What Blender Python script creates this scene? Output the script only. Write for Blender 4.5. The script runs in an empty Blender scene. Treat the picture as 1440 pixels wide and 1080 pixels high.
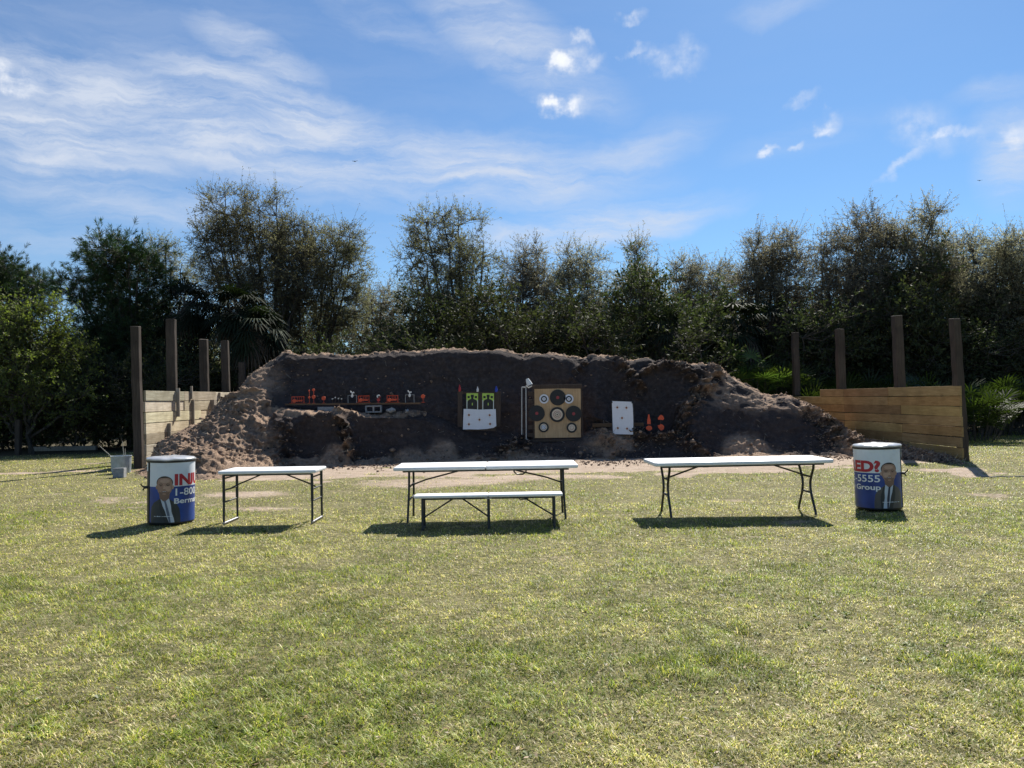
import bpy, bmesh, math, random
import numpy as np
from mathutils import Vector, Matrix, noise as mnoise
random.seed(7); rng = np.random.default_rng(7)
R = math.radians
SC = bpy.context.scene
COL = SC.collection

# ------------------------------------------------------------------ camera
H = 1.65; F = 1088.0; PITCH = math.atan(19/1088.0); ROLL = R(1.0)
f_ = np.array([0, math.cos(PITCH), math.sin(PITCH)])
u0 = np.array([0, -math.sin(PITCH), math.cos(PITCH)]); r0 = np.array([1.0, 0, 0])
r_ = math.cos(ROLL)*r0 - math.sin(ROLL)*u0
u_ = math.sin(ROLL)*r0 + math.cos(ROLL)*u0
cam = bpy.data.cameras.new('camera'); co = bpy.data.objects.new('camera', cam); COL.objects.link(co)
cam.sensor_width = 36; cam.lens = 36*F/1440; cam.clip_end = 3000; cam.clip_start = .05
co.matrix_world = Matrix(((r_[0], u_[0], -f_[0], 0), (r_[1], u_[1], -f_[1], 0), (r_[2], u_[2], -f_[2], H), (0, 0, 0, 1)))
SC.camera = co

def ray(x, y): return f_ + (x-720)/F*r_ - (y-540)/F*u_
def at(x, y, D):                       # photo direction -> point at distance D in front
    d = ray(x, y); return Vector((d[0]*D/d[1], D, H + d[2]*D/d[1]))
def gnd(x, y, z=0.0):                  # photo direction -> point on the ground
    d = ray(x, y); t = (z-H)/d[2]; return Vector((d[0]*t, d[1]*t, z))

# ------------------------------------------------------------------ light
SUN_AZ = R(23); SUN_EL = R(44)
SC.view_settings.view_transform = 'Standard'; SC.view_settings.look = 'None'
SC.view_settings.gamma = 1; SC.view_settings.exposure = 0.80
sl = bpy.data.lights.new('sun', 'SUN'); sl.energy = 5.0; sl.angle = R(.55); sl.color = (1, .95, .86)
so = bpy.data.objects.new('sun', sl); COL.objects.link(so)
sd = Vector((math.sin(SUN_AZ)*math.cos(SUN_EL), math.cos(SUN_AZ)*math.cos(SUN_EL), math.sin(SUN_EL)))
so.rotation_euler = sd.to_track_quat('Z', 'Y').to_euler()

W = bpy.data.worlds.new('World'); SC.world = W; W.use_nodes = True
nt = W.node_tree; nt.nodes.clear()
class NT:
    def __init__(s, nt): s.nt = nt
    def n(s, typ, **kw):
        o = s.nt.nodes.new(typ)
        ins = kw.pop('ins', {})
        for k, v in kw.items(): setattr(o, k, v)
        for k, v in ins.items():
            sk = o.inputs[k]
            if hasattr(v, 'is_output') and v.is_output: s.nt.links.new(v, sk)
            elif isinstance(v, bpy.types.Node): s.nt.links.new(v.outputs[0], sk)
            else:
                if isinstance(v, (tuple, list)) and len(v) == 3 and sk.type == 'RGBA': v = (*v, 1)
                sk.default_value = v
        return o
    def m(s, op, a, b=0.0, c=None, clamp=False):
        ins = {0: a, 1: b}
        if c is not None: ins[2] = c
        return s.n('ShaderNodeMath', operation=op, use_clamp=clamp, ins=ins).outputs[0]
    def vm(s, op, a, b=(0, 0, 0)):
        return s.n('ShaderNodeVectorMath', operation=op, ins={0: a, 1: b})
    def mix(s, f, a, b, bt='MIX'):
        o = s.n('ShaderNodeMix', data_type='RGBA', blend_type=bt)
        for k, v in ((0, f), (6, a), (7, b)):
            sk = o.inputs[k]
            if hasattr(v, 'is_output'): s.nt.links.new(v, sk)
            elif isinstance(v, (tuple, list)): sk.default_value = (*v[:3], 1)
            else: sk.default_value = v
        return o.outputs[2]
    def noise(s, vec, scale, detail=4, rough=.55, dist=0.0):
        return s.n('ShaderNodeTexNoise', ins={'Vector': vec, 'Scale': scale, 'Detail': detail, 'Roughness': rough, 'Distortion': dist})
    def ramp(s, fac, stops):
        o = s.n('ShaderNodeValToRGB', ins={0: fac}); cr = o.color_ramp
        while len(cr.elements) > len(stops): cr.elements.remove(cr.elements[-1])
        while len(cr.elements) < len(stops): cr.elements.new(1)
        for e, (p, c) in zip(cr.elements, stops): e.position = p; e.color = (*c, 1) if len(c) == 3 else c
        return o.outputs[0]
    def mr(s, v, a, b, c=0., d=1., smooth=True):
        return s.n('ShaderNodeMapRange', interpolation_type='SMOOTHSTEP' if smooth else 'LINEAR', ins={0: v, 1: a, 2: b, 3: c, 4: d}).outputs[0]

w = NT(nt)
sky = w.n('ShaderNodeTexSky'); sky.sky_type = 'NISHITA'; sky.sun_disc = False
sky.sun_elevation = SUN_EL; sky.sun_rotation = SUN_AZ; sky.air_density = 1.0; sky.dust_density = .25; sky.ozone_density = 2.4
tc = w.n('ShaderNodeTexCoord')
sep = w.n('ShaderNodeSeparateXYZ', ins={0: tc.outputs['Generated']})
az = w.m('ARCTAN2', sep.outputs[0], sep.outputs[1])
el = w.m('ARCSINE', sep.outputs[2])
ae = w.n('ShaderNodeCombineXYZ', ins={0: az, 1: el})
# cloud layer coordinates: a plane high above
zz = w.m('ADD', w.m('MAXIMUM', sep.outputs[2], 0.0), 0.12)
pl = w.n('ShaderNodeCombineXYZ', ins={0: w.m('DIVIDE', sep.outputs[0], zz), 1: w.m('DIVIDE', sep.outputs[1], zz)})
def ael(x, y):
    d = ray(x, y); d = d/np.linalg.norm(d); return math.atan2(d[0], d[1]), math.asin(d[2])
n1 = w.noise(ae, 9, 6, .6)
dis = w.vm('SCALE', w.vm('SUBTRACT', n1.outputs['Color'], (.5, .5, .5)).outputs[0]); dis.inputs['Scale'].default_value = .05
aeA = w.vm('ADD', ae, dis.outputs[0]).outputs[0]
n2 = w.noise(ae, 36, 4, .55)
dis2 = w.vm('SCALE', w.vm('SUBTRACT', n2.outputs['Color'], (.5, .5, .5)).outputs[0]); dis2.inputs['Scale'].default_value = .045
aeB = w.vm('ADD', ae, dis2.outputs[0]).outputs[0]
def blob(x, y, hx, hy, rot, dens, src, inner=.15, outer=1.0):
    a, e = ael(x, y); sc = 1/F*math.cos(a)**1.2
    mp = w.n('ShaderNodeMapping', vector_type='TEXTURE', ins={'Vector': src, 'Location': (a, e, 0), 'Rotation': (0, 0, R(rot)), 'Scale': (hx*sc, hy*sc, 1)})
    ln = w.vm('LENGTH', mp).outputs['Value']
    return w.mr(ln, outer, inner, 0, dens)
def total(lst):
    t = lst[0]
    for b in lst[1:]: t = w.m('MAXIMUM', t, b)
    return t
# streaky cirrus
st = w.n('ShaderNodeMapping', ins={'Vector': aeA, 'Rotation': (0, 0, R(14)), 'Scale': (3.2, 19, 1)})
ns = w.noise(st, 1.7, 8, .62, .35)
st2 = w.n('ShaderNodeMapping', ins={'Vector': aeA, 'Rotation': (0, 0, R(20)), 'Scale': (9, 52, 1)})
ns2 = w.noise(st2, 1.3, 6, .7, .3)
streak = w.m('ADD', w.m('MULTIPLY', w.mr(ns.outputs[0], .3, .72), .72), w.m('MULTIPLY', w.mr(ns2.outputs[0], .32, .72), .28))
cir = total([blob(300, 180, 560, 100, -8, 1.25, aeA, .05), blob(400, 150, 330, 60, -14, 1.2, aeA, .1), blob(60, 190, 300, 90, -4, 1.15, aeA), blob(560, 240, 360, 60, -6, .8, aeA), blob(150, 270, 330, 75, -8, .62, aeA),
             blob(60, 330, 300, 60, -5, .42, aeA), blob(660, 235, 360, 80, -6, .95, aeA), blob(360, 75, 160, 50, -20, .75, aeA),
             blob(830, 318, 260, 42, 5, 1.15, aeA), blob(720, 60, 260, 70, -28, .75, aeA), blob(520, 20, 240, 40, -18, .42, aeA), blob(870, 225, 180, 50, 15, .6, aeA),
             blob(1100, 8, 110, 26, 0, .42, aeA), blob(1425, 215, 70, 100, 0, .85, aeA), blob(1400, 130, 75, 28, 0, .42, aeA), blob(1120, 200, 170, 40, 10, .16, aeA)])
cirrus = w.m('MULTIPLY', cir, w.m('ADD', w.m('MULTIPLY', streak, 1.0), .20))
pn = w.noise(ae, 36, 5, .55)
puff = w.mr(pn.outputs[0], .20, .78)
pf = total([blob(791, 147, 48, 20, 0, 1.5, aeB, .1), blob(798, 87, 40, 24, 10, 1.3, aeB, .1), blob(830, 85, 30, 13, 15, .7, aeB), blob(820, 55, 24, 13, 0, .9, aeB), blob(885, 22, 34, 14, 0, 1.0, aeB),
            blob(895, 73, 28, 12, 0, .7, aeB), blob(950, 82, 62, 34, 0, .7, aeB), blob(975, 75, 26, 18, 0, .7, aeB), blob(10, 108, 62, 26, -12, .95, aeB),
            blob(1165, 172, 22, 19, 20, .95, aeB), blob(1128, 143, 36, 14, 10, .55, aeB), blob(1085, 207, 18, 9, 10, .7, aeB), blob(1122, 201, 18, 8, 10, .6, aeB),
            blob(1335, 190, 60, 18, -8, 1.0, aeB), blob(1300, 178, 80, 42, -25, .7, aeA), blob(1275, 225, 75, 12, 32, .6, aeB), blob(1435, 185, 40, 30, 0, .5, aeB)])
puffs = w.m('MULTIPLY', pf, puff)
# thin veil everywhere, more towards the left
veil = w.m('MULTIPLY', w.mr(az, .45, -.8, .02, .30), w.mr(ns.outputs[0], .3, .75, .4, 1))
cl = w.m('MINIMUM', w.m('MAXIMUM', w.m('ADD', cirrus, puffs), veil), 1.0)
skc = w.mix(1.0, sky.outputs[0], (.65, .93, 1.17), 'MULTIPLY')
cloudc = w.mix(w.m('MINIMUM', puffs, 1.0), (6.9, 7.6, 8.9), (10.6, 10.8, 11.2))
skyc = w.mix(w.m('MULTIPLY', cl, .92), skc, cloudc)
bg = w.n('ShaderNodeBackground', ins={'Color': skyc, 'Strength': .056})
wo = w.n('ShaderNodeOutputWorld', ins={'Surface': bg})

SC.cycles.sample_clamp_direct = 12; SC.cycles.sample_clamp_indirect = 4; SC.cycles.max_bounces = 6; SC.cycles.diffuse_bounces = 3; SC.cycles.transparent_max_bounces = 4

# ------------------------------------------------------------------ object helpers
def tag(o, label=None, cat=None, group=None, kind=None):
    if label: o['label'] = label
    if cat: o['category'] = cat
    if group: o['group'] = group
    if kind: o['kind'] = kind
    return o
def empty(name, loc, rz=0, label=None, cat=None, group=None):
    o = bpy.data.objects.new(name, None); COL.objects.link(o); o.location = loc; o.rotation_euler = (0, 0, rz)
    o.empty_display_size = .2
    return tag(o, label, cat, group)
def link(name, me, mats, parent=None, smooth=False):
    o = bpy.data.objects.new(name, me); COL.objects.link(o)
    for m in (mats if isinstance(mats, (list, tuple)) else [mats]): me.materials.append(m)
    if smooth: me.polygons.foreach_set('use_smooth', [True]*len(me.polygons))
    if parent: o.parent = parent
    return o
def np_mesh(name, V, quads=None, tris=None, col=None):
    me = bpy.data.meshes.new(name)
    V = np.asarray(V, np.float32).reshape(-1, 3)
    nq = 0 if quads is None else len(quads); ntr = 0 if tris is None else len(tris)
    idx = []; tot = []
    if nq: idx.append(np.asarray(quads).reshape(-1)); tot += [np.full(nq, 4)]
    if ntr: idx.append(np.asarray(tris).reshape(-1)); tot += [np.full(ntr, 3)]
    idx = np.concatenate(idx).astype(np.int32); tot = np.concatenate(tot).astype(np.int32)
    st = np.concatenate([[0], np.cumsum(tot)[:-1]]).astype(np.int32)
    me.vertices.add(len(V)); me.vertices.foreach_set('co', V.reshape(-1))
    me.loops.add(len(idx)); me.loops.foreach_set('vertex_index', idx)
    me.polygons.add(len(tot)); me.polygons.foreach_set('loop_start', st); me.polygons.foreach_set('loop_total', tot)
    if col is not None:
        a = me.attributes.new('col', 'FLOAT_COLOR', 'POINT')
        c = np.concatenate([np.asarray(col, np.float32).reshape(-1, 3), np.ones((len(V), 1), np.float32)], 1)
        a.data.foreach_set('color', c.reshape(-1))
    me.update(calc_edges=True); me.validate()
    return me
class MB:
    def __init__(s): s.v = []; s.f = []; s.mi = []
    def add(s, vs, fs, mi=0):
        b = len(s.v); s.v += [tuple(v) for v in vs]; s.f += [tuple(b+i for i in f) for f in fs]; s.mi += [mi]*len(fs); return s
    def box(s, c, d, rot=None, mi=0):
        vs = [Vector((x*d[0]/2, y*d[1]/2, z*d[2]/2)) for x in (-1, 1) for y in (-1, 1) for z in (-1, 1)]
        if rot is not None: vs = [rot @ v for v in vs]
        vs = [v+Vector(c) for v in vs]
        return s.add(vs, [(0, 1, 3, 2), (4, 6, 7, 5), (0, 4, 5, 1), (2, 3, 7, 6), (0, 2, 6, 4), (1, 5, 7, 3)], mi)
    def tube(s, pts, r, n=8, mi=0, cap=True):
        pts = [Vector(p) for p in pts]; rs = r if isinstance(r, (list, tuple)) else [r]*len(pts)
        vs = []; fs = []; prev = None
        for i, p in enumerate(pts):
            t = (pts[min(i+1, len(pts)-1)]-pts[max(i-1, 0)]).normalized()
            if prev is None:
                a = Vector((0, 0, 1)) if abs(t.z) < .9 else Vector((1, 0, 0)); prev = t.cross(a).normalized()
            u = (prev - t*prev.dot(t)).normalized(); prev = u; v = t.cross(u)
            for k in range(n):
                a = 2*math.pi*k/n; vs.append(p+(u*math.cos(a)+v*math.sin(a))*rs[i])
        for i in range(len(pts)-1):
            for k in range(n): fs.append((i*n+k, i*n+(k+1) % n, (i+1)*n+(k+1) % n, (i+1)*n+k))
        if cap: fs.append(tuple(reversed(range(n)))); fs.append(tuple((len(pts)-1)*n+k for k in range(n)))
        return s.add(vs, fs, mi)
    def lathe(s, prof, n=32, c=(0, 0, 0), mi=0, axis='Z', cap=True):
        vs = []; fs = []
        for (r, z) in prof:
            for k in range(n):
                a = 2*math.pi*k/n
                if axis == 'Z': vs.append((c[0]+r*math.cos(a), c[1]+r*math.sin(a), c[2]+z))
                else: vs.append((c[0]+r*math.cos(a), c[1]-z, c[2]+r*math.sin(a)))
        for i in range(len(prof)-1):
            for k in range(n): fs.append((i*n+k, i*n+(k+1) % n, (i+1)*n+(k+1) % n, (i+1)*n+k))
        if cap: fs.append(tuple(reversed(range(n)))); fs.append(tuple((len(prof)-1)*n+k for k in range(n)))
        return s.add(vs, fs, mi)
    def prism(s, poly, y0, y1, mi=0):          # polygon in XZ extruded along Y
        n = len(poly); vs = [(x, y0, z) for x, z in poly]+[(x, y1, z) for x, z in poly]
        fs = [tuple(range(n)), tuple(reversed(range(n, 2*n)))]+[(i, i+n, (i+1) % n+n, (i+1) % n) for i in range(n)]
        return s.add(vs, fs, mi)
    def build(s, name, mats, parent=None, smooth=False, bevel=0, jitter=0):
        me = bpy.data.meshes.new(name); me.from_pydata(s.v, [], s.f)
        bm = bmesh.new(); bm.from_mesh(me); bmesh.ops.recalc_face_normals(bm, faces=bm.faces); bm.to_mesh(me); bm.free()
        me.polygons.foreach_set('material_index', s.mi)
        o = link(name, me, mats, parent, smooth)
        if smooth:
            try: me.set_sharp_from_angle(angle=R(35))
            except Exception: pass
        if bevel:
            b = o.modifiers.new('bevel', 'BEVEL'); b.width = bevel; b.segments = 2; b.limit_method = 'ANGLE'; b.angle_limit = R(40)
        return o

# ------------------------------------------------------------------ noise in numpy
def vnoise(x, y, seed=0):
    x = np.asarray(x, float); y = np.asarray(y, float)
    xi = np.floor(x).astype(np.int64); yi = np.floor(y).astype(np.int64); xf = x-xi; yf = y-yi
    def h(a, b):
        n = (a*374761393 + b*668265263 + seed*1274126177) & 0x7fffffff
        n = (n ^ (n >> 13))*1274126177 & 0x7fffffff
        return ((n ^ (n >> 16)) & 0xffff)/65535.0
    u = xf*xf*(3-2*xf); v = yf*yf*(3-2*yf)
    return (h(xi, yi)*(1-u)+h(xi+1, yi)*u)*(1-v)+(h(xi, yi+1)*(1-u)+h(xi+1, yi+1)*u)*v
def fbm(x, y, seed=0, oc=4, g=.5):
    t = 0; a = 1; s = 0
    for i in range(oc): t = t+a*vnoise(x*2**i+i*17.3, y*2**i-i*9.1, seed+i); s += a; a *= g
    return t/s
def sstep(a, b, x): t = np.clip((x-a)/(b-a), 0, 1); return t*t*(3-2*t)

# ------------------------------------------------------------------ materials
def mat(name):
    m = bpy.data.materials.new(name); m.use_nodes = True; m.node_tree.nodes.clear()
    k = NT(m.node_tree); k.mat = m; k.out = k.n('ShaderNodeOutputMaterial'); k.tc = k.n('ShaderNodeTexCoord'); k.P = k.tc.outputs['Object']
    return k
def finish(k, color, rough=.6, metal=0., bump=None, bs=.3, bd=.01, spec=.5, coat=0.):
    b = k.n('ShaderNodeBsdfPrincipled', ins={'Base Color': color, 'Roughness': rough, 'Metallic': metal, 'Specular IOR Level': spec, 'Coat Weight': coat})
    if bump is not None:
        bp = k.n('ShaderNodeBump', ins={'Height': bump, 'Strength': bs, 'Distance': bd}); k.nt.links.new(bp.outputs[0], b.inputs['Normal'])
    k.nt.links.new(b.outputs[0], k.out.inputs[0]); return k.mat
def simple(name, c, rough=.6, metal=0., var=.25, scale=12, bd=.002, spec=.5):
    k = mat(name); n = k.noise(k.P, scale, 5, .6)
    lo = tuple(x*(1-var) for x in c); hi = tuple(min(1, x*(1+var*.6)) for x in c)
    n2 = k.noise(k.P, scale*6, 3, .6)
    return finish(k, k.ramp(n.outputs[0], [(.3, lo), (.7, hi)]), rough, metal, n2.outputs[0], .3, bd, spec)
def worn(name, c, dirt, rough, amt, coord_scale=6, low=None):
    k = mat(name); n = k.noise(k.P, coord_scale, 6, .68); n2 = k.noise(k.P, coord_scale*7, 5, .7)
    sp = k.n('ShaderNodeSeparateXYZ', ins={0: k.P})
    f = k.m('MULTIPLY', k.mr(n.outputs[0], .48, .75), amt)
    if low: f = k.m('MAXIMUM', f, k.m('MULTIPLY', k.mr(k.m('ADD', sp.outputs[2], k.m('MULTIPLY', n2.outputs[0], .12)), low, .02, 0, .55), 1.0))
    f = k.m('MAXIMUM', f, k.mr(n2.outputs[0], .68, .78, 0, amt))
    return finish(k, k.mix(f, c, dirt), rough, 0, n.outputs[0], .25, .004)
def leaf_mat(name, c, trans=.35, rough=.45, tcol=None, spec=.5, var=.5):
    k = mat(name)
    a = k.n('ShaderNodeAttribute', attribute_name='col').outputs['Color']
    base = k.mix(1.0, a, c, 'MULTIPLY')
    oi = k.n('ShaderNodeObjectInfo'); 
    hs = k.n('ShaderNodeHueSaturation', ins={'Hue': k.mr(oi.outputs['Random'], 0, 1, .485, .515, False), 'Saturation': 1.0, 'Value': k.mr(oi.outputs['Random'], 0, 1, .85, 1.15, False), 'Color': base})
    b = k.n('ShaderNodeBsdfPrincipled', ins={'Base Color': hs.outputs[0], 'Roughness': rough, 'Specular IOR Level': spec})
    t = k.n('ShaderNodeBsdfTranslucent', ins={'Color': k.mix(1.0, hs.outputs[0], tcol or (1.6, 1.9, .7), 'MULTIPLY')})
    mx = k.n('ShaderNodeMixShader', ins={0: trans, 1: b.outputs[0], 2: t.outputs[0]})
    k.nt.links.new(mx.outputs[0], k.out.inputs[0]); return k.mat
def wood(name, c1, c2, axis='Y', plank=.28, rough=.8, knots=True):
    k = mat(name)
    sc = {'Y': (14, .8, 14), 'X': (.8, 14, 14), 'Z': (14, 14, .8)}[axis]
    mp = k.n('ShaderNodeMapping', ins={'Vector': k.P, 'Scale': sc})
    g = k.noise(mp, 2.2, 7, .65, .6); big = k.noise(k.P, 1.4, 4, .6); st = k.noise(k.P, 5.5, 5, .7)
    col = k.ramp(g.outputs[0], [(.28, c1), (.68, c2)])
    col = k.mix(k.mr(big.outputs[0], .35, .7, 0, .5), col, tuple(x*.62 for x in c1))
    col = k.mix(k.mr(st.outputs[0], .62, .75, 0, .65), col, tuple(x*.4 for x in c1))
    at_ = k.n('ShaderNodeAttribute', attribute_name='col').outputs['Color']
    col = k.mix(1.0, col, k.mix(.0 if not knots else 1.0, (1, 1, 1), at_), 'MULTIPLY')
    return finish(k, col, rough, 0, g.outputs[0], .6, .006, .2)

M = {}
M['steel_dark'] = simple('dark_powder_coat', (.018, .02, .024), .42, 0, .3, 30)
M['hdpe'] = None
M['hdpe_edge'] = simple('grey_white_plastic', (.5, .51, .52), .5, 0, .1, 9, .0015)
M['hinge'] = simple('hinge_metal', (.3, .3, .32), .4, .8, .2, 20)
M['drum_black'] = simple('black_plastic', (.012, .013, .014), .45, 0, .4, 14)
M['drum_white'] = None
M['drum_lid'] = simple('lid_cover', (.45, .46, .48), .25, .1, .12, 7, .004)
M['ink_red'] = simple('red_ink', (.42, .012, .03), .4, 0, .1)
M['ink_white'] = simple('white_ink', (.75, .78, .8), .4, 0, .05)
M['ink_skin'] = simple('skin_tone_ink', (.34, .20, .14), .4, 0, .12, 25)
M['ink_skin_light'] = simple('light_skin_ink', (.47, .30, .22), .4, 0, .12, 25)
M['ink_skin_dark'] = simple('dark_skin_ink', (.19, .105, .075), .4, 0, .1)
M['ink_hair'] = simple('hair_ink', (.022, .014, .012), .4, 0, .2)
M['ink_suit'] = simple('suit_ink', (.030, .036, .042), .4, 0, .2)
M['ink_suit_brown'] = simple('brown_suit_ink', (.085, .075, .075), .4, 0, .15)
M['ink_lapel'] = simple('lapel_ink', (.018, .022, .028), .4, 0, .15)
M['ink_shirt'] = simple('shirt_ink', (.50, .55, .62), .4, 0, .08)
M['ink_tie'] = simple('tie_ink', (.10, .13, .19), .4, 0, .2)
M['ink_tie_dark'] = simple('dark_tie_ink', (.015, .02, .05), .4, 0, .2)
M['hdpe'] = worn('white_plastic', (.78, .79, .80), (.50, .47, .40), .42, .35, 5)
M['drum_white'] = worn('printed_white', (.68, .72, .76), (.42, .40, .36), .35, .30, 7)
k = mat('printed_blue')
M['ink_blue'] = finish(k, k.ramp(k.noise(k.P, 3.5, 2, .5).outputs[0], [(.3, (.006, .026, .16)), (.7, (.012, .065, .34))]), .35)
M['concrete'] = simple('concrete', (.27, .275, .28), .9, 0, .3, 14, .006)
M['galv'] = simple('galvanised_metal', (.42, .47, .50), .5, .25, .3, 8, .002)
M['orange'] = simple('orange_paint', (.62, .075, .02), .5, 0, .25, 15)
M['red'] = simple('red_plastic', (.40, .02, .02), .45, 0, .2, 15)
M['blue'] = simple('blue_plastic', (.02, .05, .38), .45, 0, .2, 15)
M['whitepaint'] = simple('white_paint', (.68, .68, .66), .5, 0, .12, 15)
M['paper'] = simple('white_paper', (.66, .70, .76), .8, 0, .05, 9, .004)
M['black_ink'] = simple('black_ink', (.010, .012, .014), .6, 0, .3, 20)
M['lime'] = simple('lime_ink', (.42, .62, .10), .6, 0, .1, 9)
M['red_ink'] = simple('dull_red_ink', (.30, .04, .045), .6, 0, .2, 9)
M['cream'] = simple('cream_paper', (.62, .54, .42), .8, 0, .12, 40)
M['rust'] = simple('rusty_wire', (.10, .06, .045), .7, .3, .3, 20)
M['pipe'] = simple('pvc_pipe', (.36, .37, .36), .5, 0, .15, 20)
M['rope'] = simple('pale_stick', (.42, .38, .31), .8, 0, .2, 20)
M['wood_left'] = wood('weathered_pale_planks', (.42, .35, .24), (.80, .73, .57))
M['wood_right'] = wood('tan_planks', (.30, .185, .075), (.50, .335, .155))
M['wood_post'] = wood('grey_brown_post', (.035, .027, .022), (.095, .075, .060), 'Z', knots=False)
M['wood_post_r'] = wood('brown_post', (.042, .032, .025), (.105, .080, .062), 'Z', knots=False)
M['wood_grey'] = wood('grey_batten', (.22, .19, .155), (.42, .37, .30), 'Z', knots=False)
M['wood_dark'] = wood('dark_board', (.04, .03, .024), (.10, .075, .06), 'Z', knots=False)
M['ply'] = wood('plywood', (.38, .25, .13), (.58, .42, .25), 'Z', knots=False)
M['plank_brown'] = wood('brown_shelf_plank', (.10, .06, .035), (.2, .13, .08), 'X', knots=False)
k = mat('bark'); mp = k.n('ShaderNodeMapping', ins={'Vector': k.P, 'Scale': (9, 9, 2)}); g = k.noise(mp, 1.5, 6, .7)
M['bark'] = finish(k, k.ramp(g.outputs[0], [(.3, (.035, .028, .022)), (.7, (.13, .115, .10))]), .9, 0, g.outputs[0], .8, .03, .2)
M['leaf_oak'] = leaf_mat('oak_leaves', (.165, .166, .105), .50, .60, (1.25, 1.32, .9), spec=.35)
M['leaf_oak_grey'] = leaf_mat('grey_oak_leaves', (.225, .220, .165), .50, .58, (1.2, 1.22, .98), spec=.4)
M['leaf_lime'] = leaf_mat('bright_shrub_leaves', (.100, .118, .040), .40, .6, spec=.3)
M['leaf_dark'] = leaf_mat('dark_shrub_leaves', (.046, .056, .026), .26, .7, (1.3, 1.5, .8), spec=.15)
M['leaf_pine'] = leaf_mat('pine_needles', (.030, .050, .018), .18, .55, spec=.3)
M['leaf_palm'] = leaf_mat('palm_fronds', (.034, .048, .026), .14, .75, spec=.12)
M['leaf_palmetto'] = leaf_mat('palmetto_fronds', (.062, .088, .024), .36, .55, spec=.35)
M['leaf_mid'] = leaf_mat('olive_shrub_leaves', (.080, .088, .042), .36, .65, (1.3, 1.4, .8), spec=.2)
M['thatch'] = simple('dead_frond_thatch', (.09, .07, .05), .9, 0, .3, 9)

# ground: grass soil and bare sandy dirt mixed by an attribute
k = mat('lawn_soil')
dm = k.n('ShaderNodeAttribute', attribute_name='dirt').outputs['Fac']
lm = k.n('ShaderNodeAttribute', attribute_name='litter').outputs['Fac']
na = k.noise(k.P, 1.1, 5, .6); nb = k.noise(k.P, 16, 6, .7); nc = k.noise(k.P, 60, 4, .7)
gcol = k.ramp(nb.outputs[0], [(.3, (.045, .045, .018)), (.5, (.14, .13, .055)), (.72, (.40, .34, .19))])
gcol = k.mix(k.mr(na.outputs[0], .4, .65, 0, .45), gcol, (.27, .24, .13))
rut = k.n('ShaderNodeMapping', ins={'Vector': k.P, 'Scale': (1.2, 7, 1)})
nr = k.noise(rut, 2.2, 7, .68, .5)
dcol = k.ramp(nr.outputs[0], [(.28, (.19, .135, .098)), (.5, (.40, .31, .235)), (.72, (.56, .47, .385))])
dcol = k.mix(k.mr(nc.outputs[0], .6, .75, 0, .45), dcol, (.13, .10, .075))
lcol = k.ramp(nb.outputs[0], [(.3, (.045, .042, .025)), (.7, (.14, .12, .08))])
edge = k.m('ADD', dm, k.m('MULTIPLY', k.m('SUBTRACT', nb.outputs[0], .5), .5))
cc = k.mix(k.mr(edge, .35, .6), gcol, dcol)
cc = k.mix(lm, cc, lcol)
hgt = k.m('ADD', nr.outputs[0], k.m('MULTIPLY', nb.outputs[0], .7))
M['lawn'] = finish(k, cc, .95, 0, hgt, .9, .05, .15)

k = mat('berm_dirt')
na = k.noise(k.P, .9, 5, .6); nb = k.noise(k.P, 9, 7, .72); nc = k.noise(k.P, 38, 6, .75)
sz = k.n('ShaderNodeMapping', ins={'Vector': k.P, 'Scale': (1.2, 1.2, 7)}); nl = k.noise(sz, 1.4, 5, .6)
c = k.ramp(nb.outputs[0], [(.25, (.10, .074, .058)), (.5, (.20, .148, .112)), (.75, (.36, .275, .215))])
c = k.mix(k.mr(na.outputs[0], .45, .68, 0, .55), c, (.30, .215, .155))
c = k.mix(k.mr(nl.outputs[0], .5, .7, 0, .35), c, (.075, .058, .046))
c = k.mix(k.mr(nc.outputs[0], .62, .78, 0, .5), c, (.38, .32, .26))
sun_tone = k.n('ShaderNodeAttribute', attribute_name='sun_tone').outputs['Fac']
sun_tone = k.mr(k.m('ADD', sun_tone, k.m('MULTIPLY', k.m('SUBTRACT', na.outputs[0], .5), .6)), .1, .6)
c = k.mix(sun_tone, k.mix(1.0, c, (.33, .355, .44), 'MULTIPLY'), k.mix(1.0, c, (1.62, 1.54, 1.46), 'MULTIPLY'))  # sun and shade painted into the soil: dark bluish dug face, pale elsewhere
h = k.m('ADD', k.m('MULTIPLY', nb.outputs[0], 1.0), k.m('MULTIPLY', nc.outputs[0], .35))
M['berm'] = finish(k, c, .95, 0, h, 1.0, .10, .12)

# ------------------------------------------------------------------ ground
def dirt_mask(X, Y):
    n = fbm(X*.55+3, Y*.9, 5, 4); n2 = fbm(X*2.3, Y*2.9, 9, 3)
    nn = n*.65+n2*.35
    m = sstep(15.2, 18.0, Y + (nn-.5)*9.0)
    m *= sstep(-8.3, -6.2, X+(nn-.5)*2)*sstep(11.6, 9.2, X+(Y-17)*.3+(nn-.5)*3)*sstep(27, 24, Y)
    # worn patches
    for (px, py, rx, ry, a) in ((375, 715, 1.0, .5, .55), (350, 695, 1.3, .8, .6), (620, 678, 2.2, 1.0, .8), (700, 765, .9, .25, .45), (760, 670, 2.0, .9, .8), (110, 662, 1.2, .35, .7), (30, 665, 1.3, .45, .7), (130, 652, .9, .25, .6),
                                (1410, 690, 1.3, .3, .35), (880, 950, .25, .14, .4), (60, 940, .35, .25, .4), (1010, 795, .8, .4, .3), (480, 690, .6, .4, .45)):
        g = gnd(px, py); d = ((X-g.x)/rx)**2+((Y-g.y)/ry)**2
        m = np.maximum(m, a*np.exp(-d)*(.45+1.1*nn))
    m = np.maximum(m, .5*sstep(.60, .74, nn)*sstep(5, 9, Y))
    return np.clip(m, 0, 1)
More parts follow.
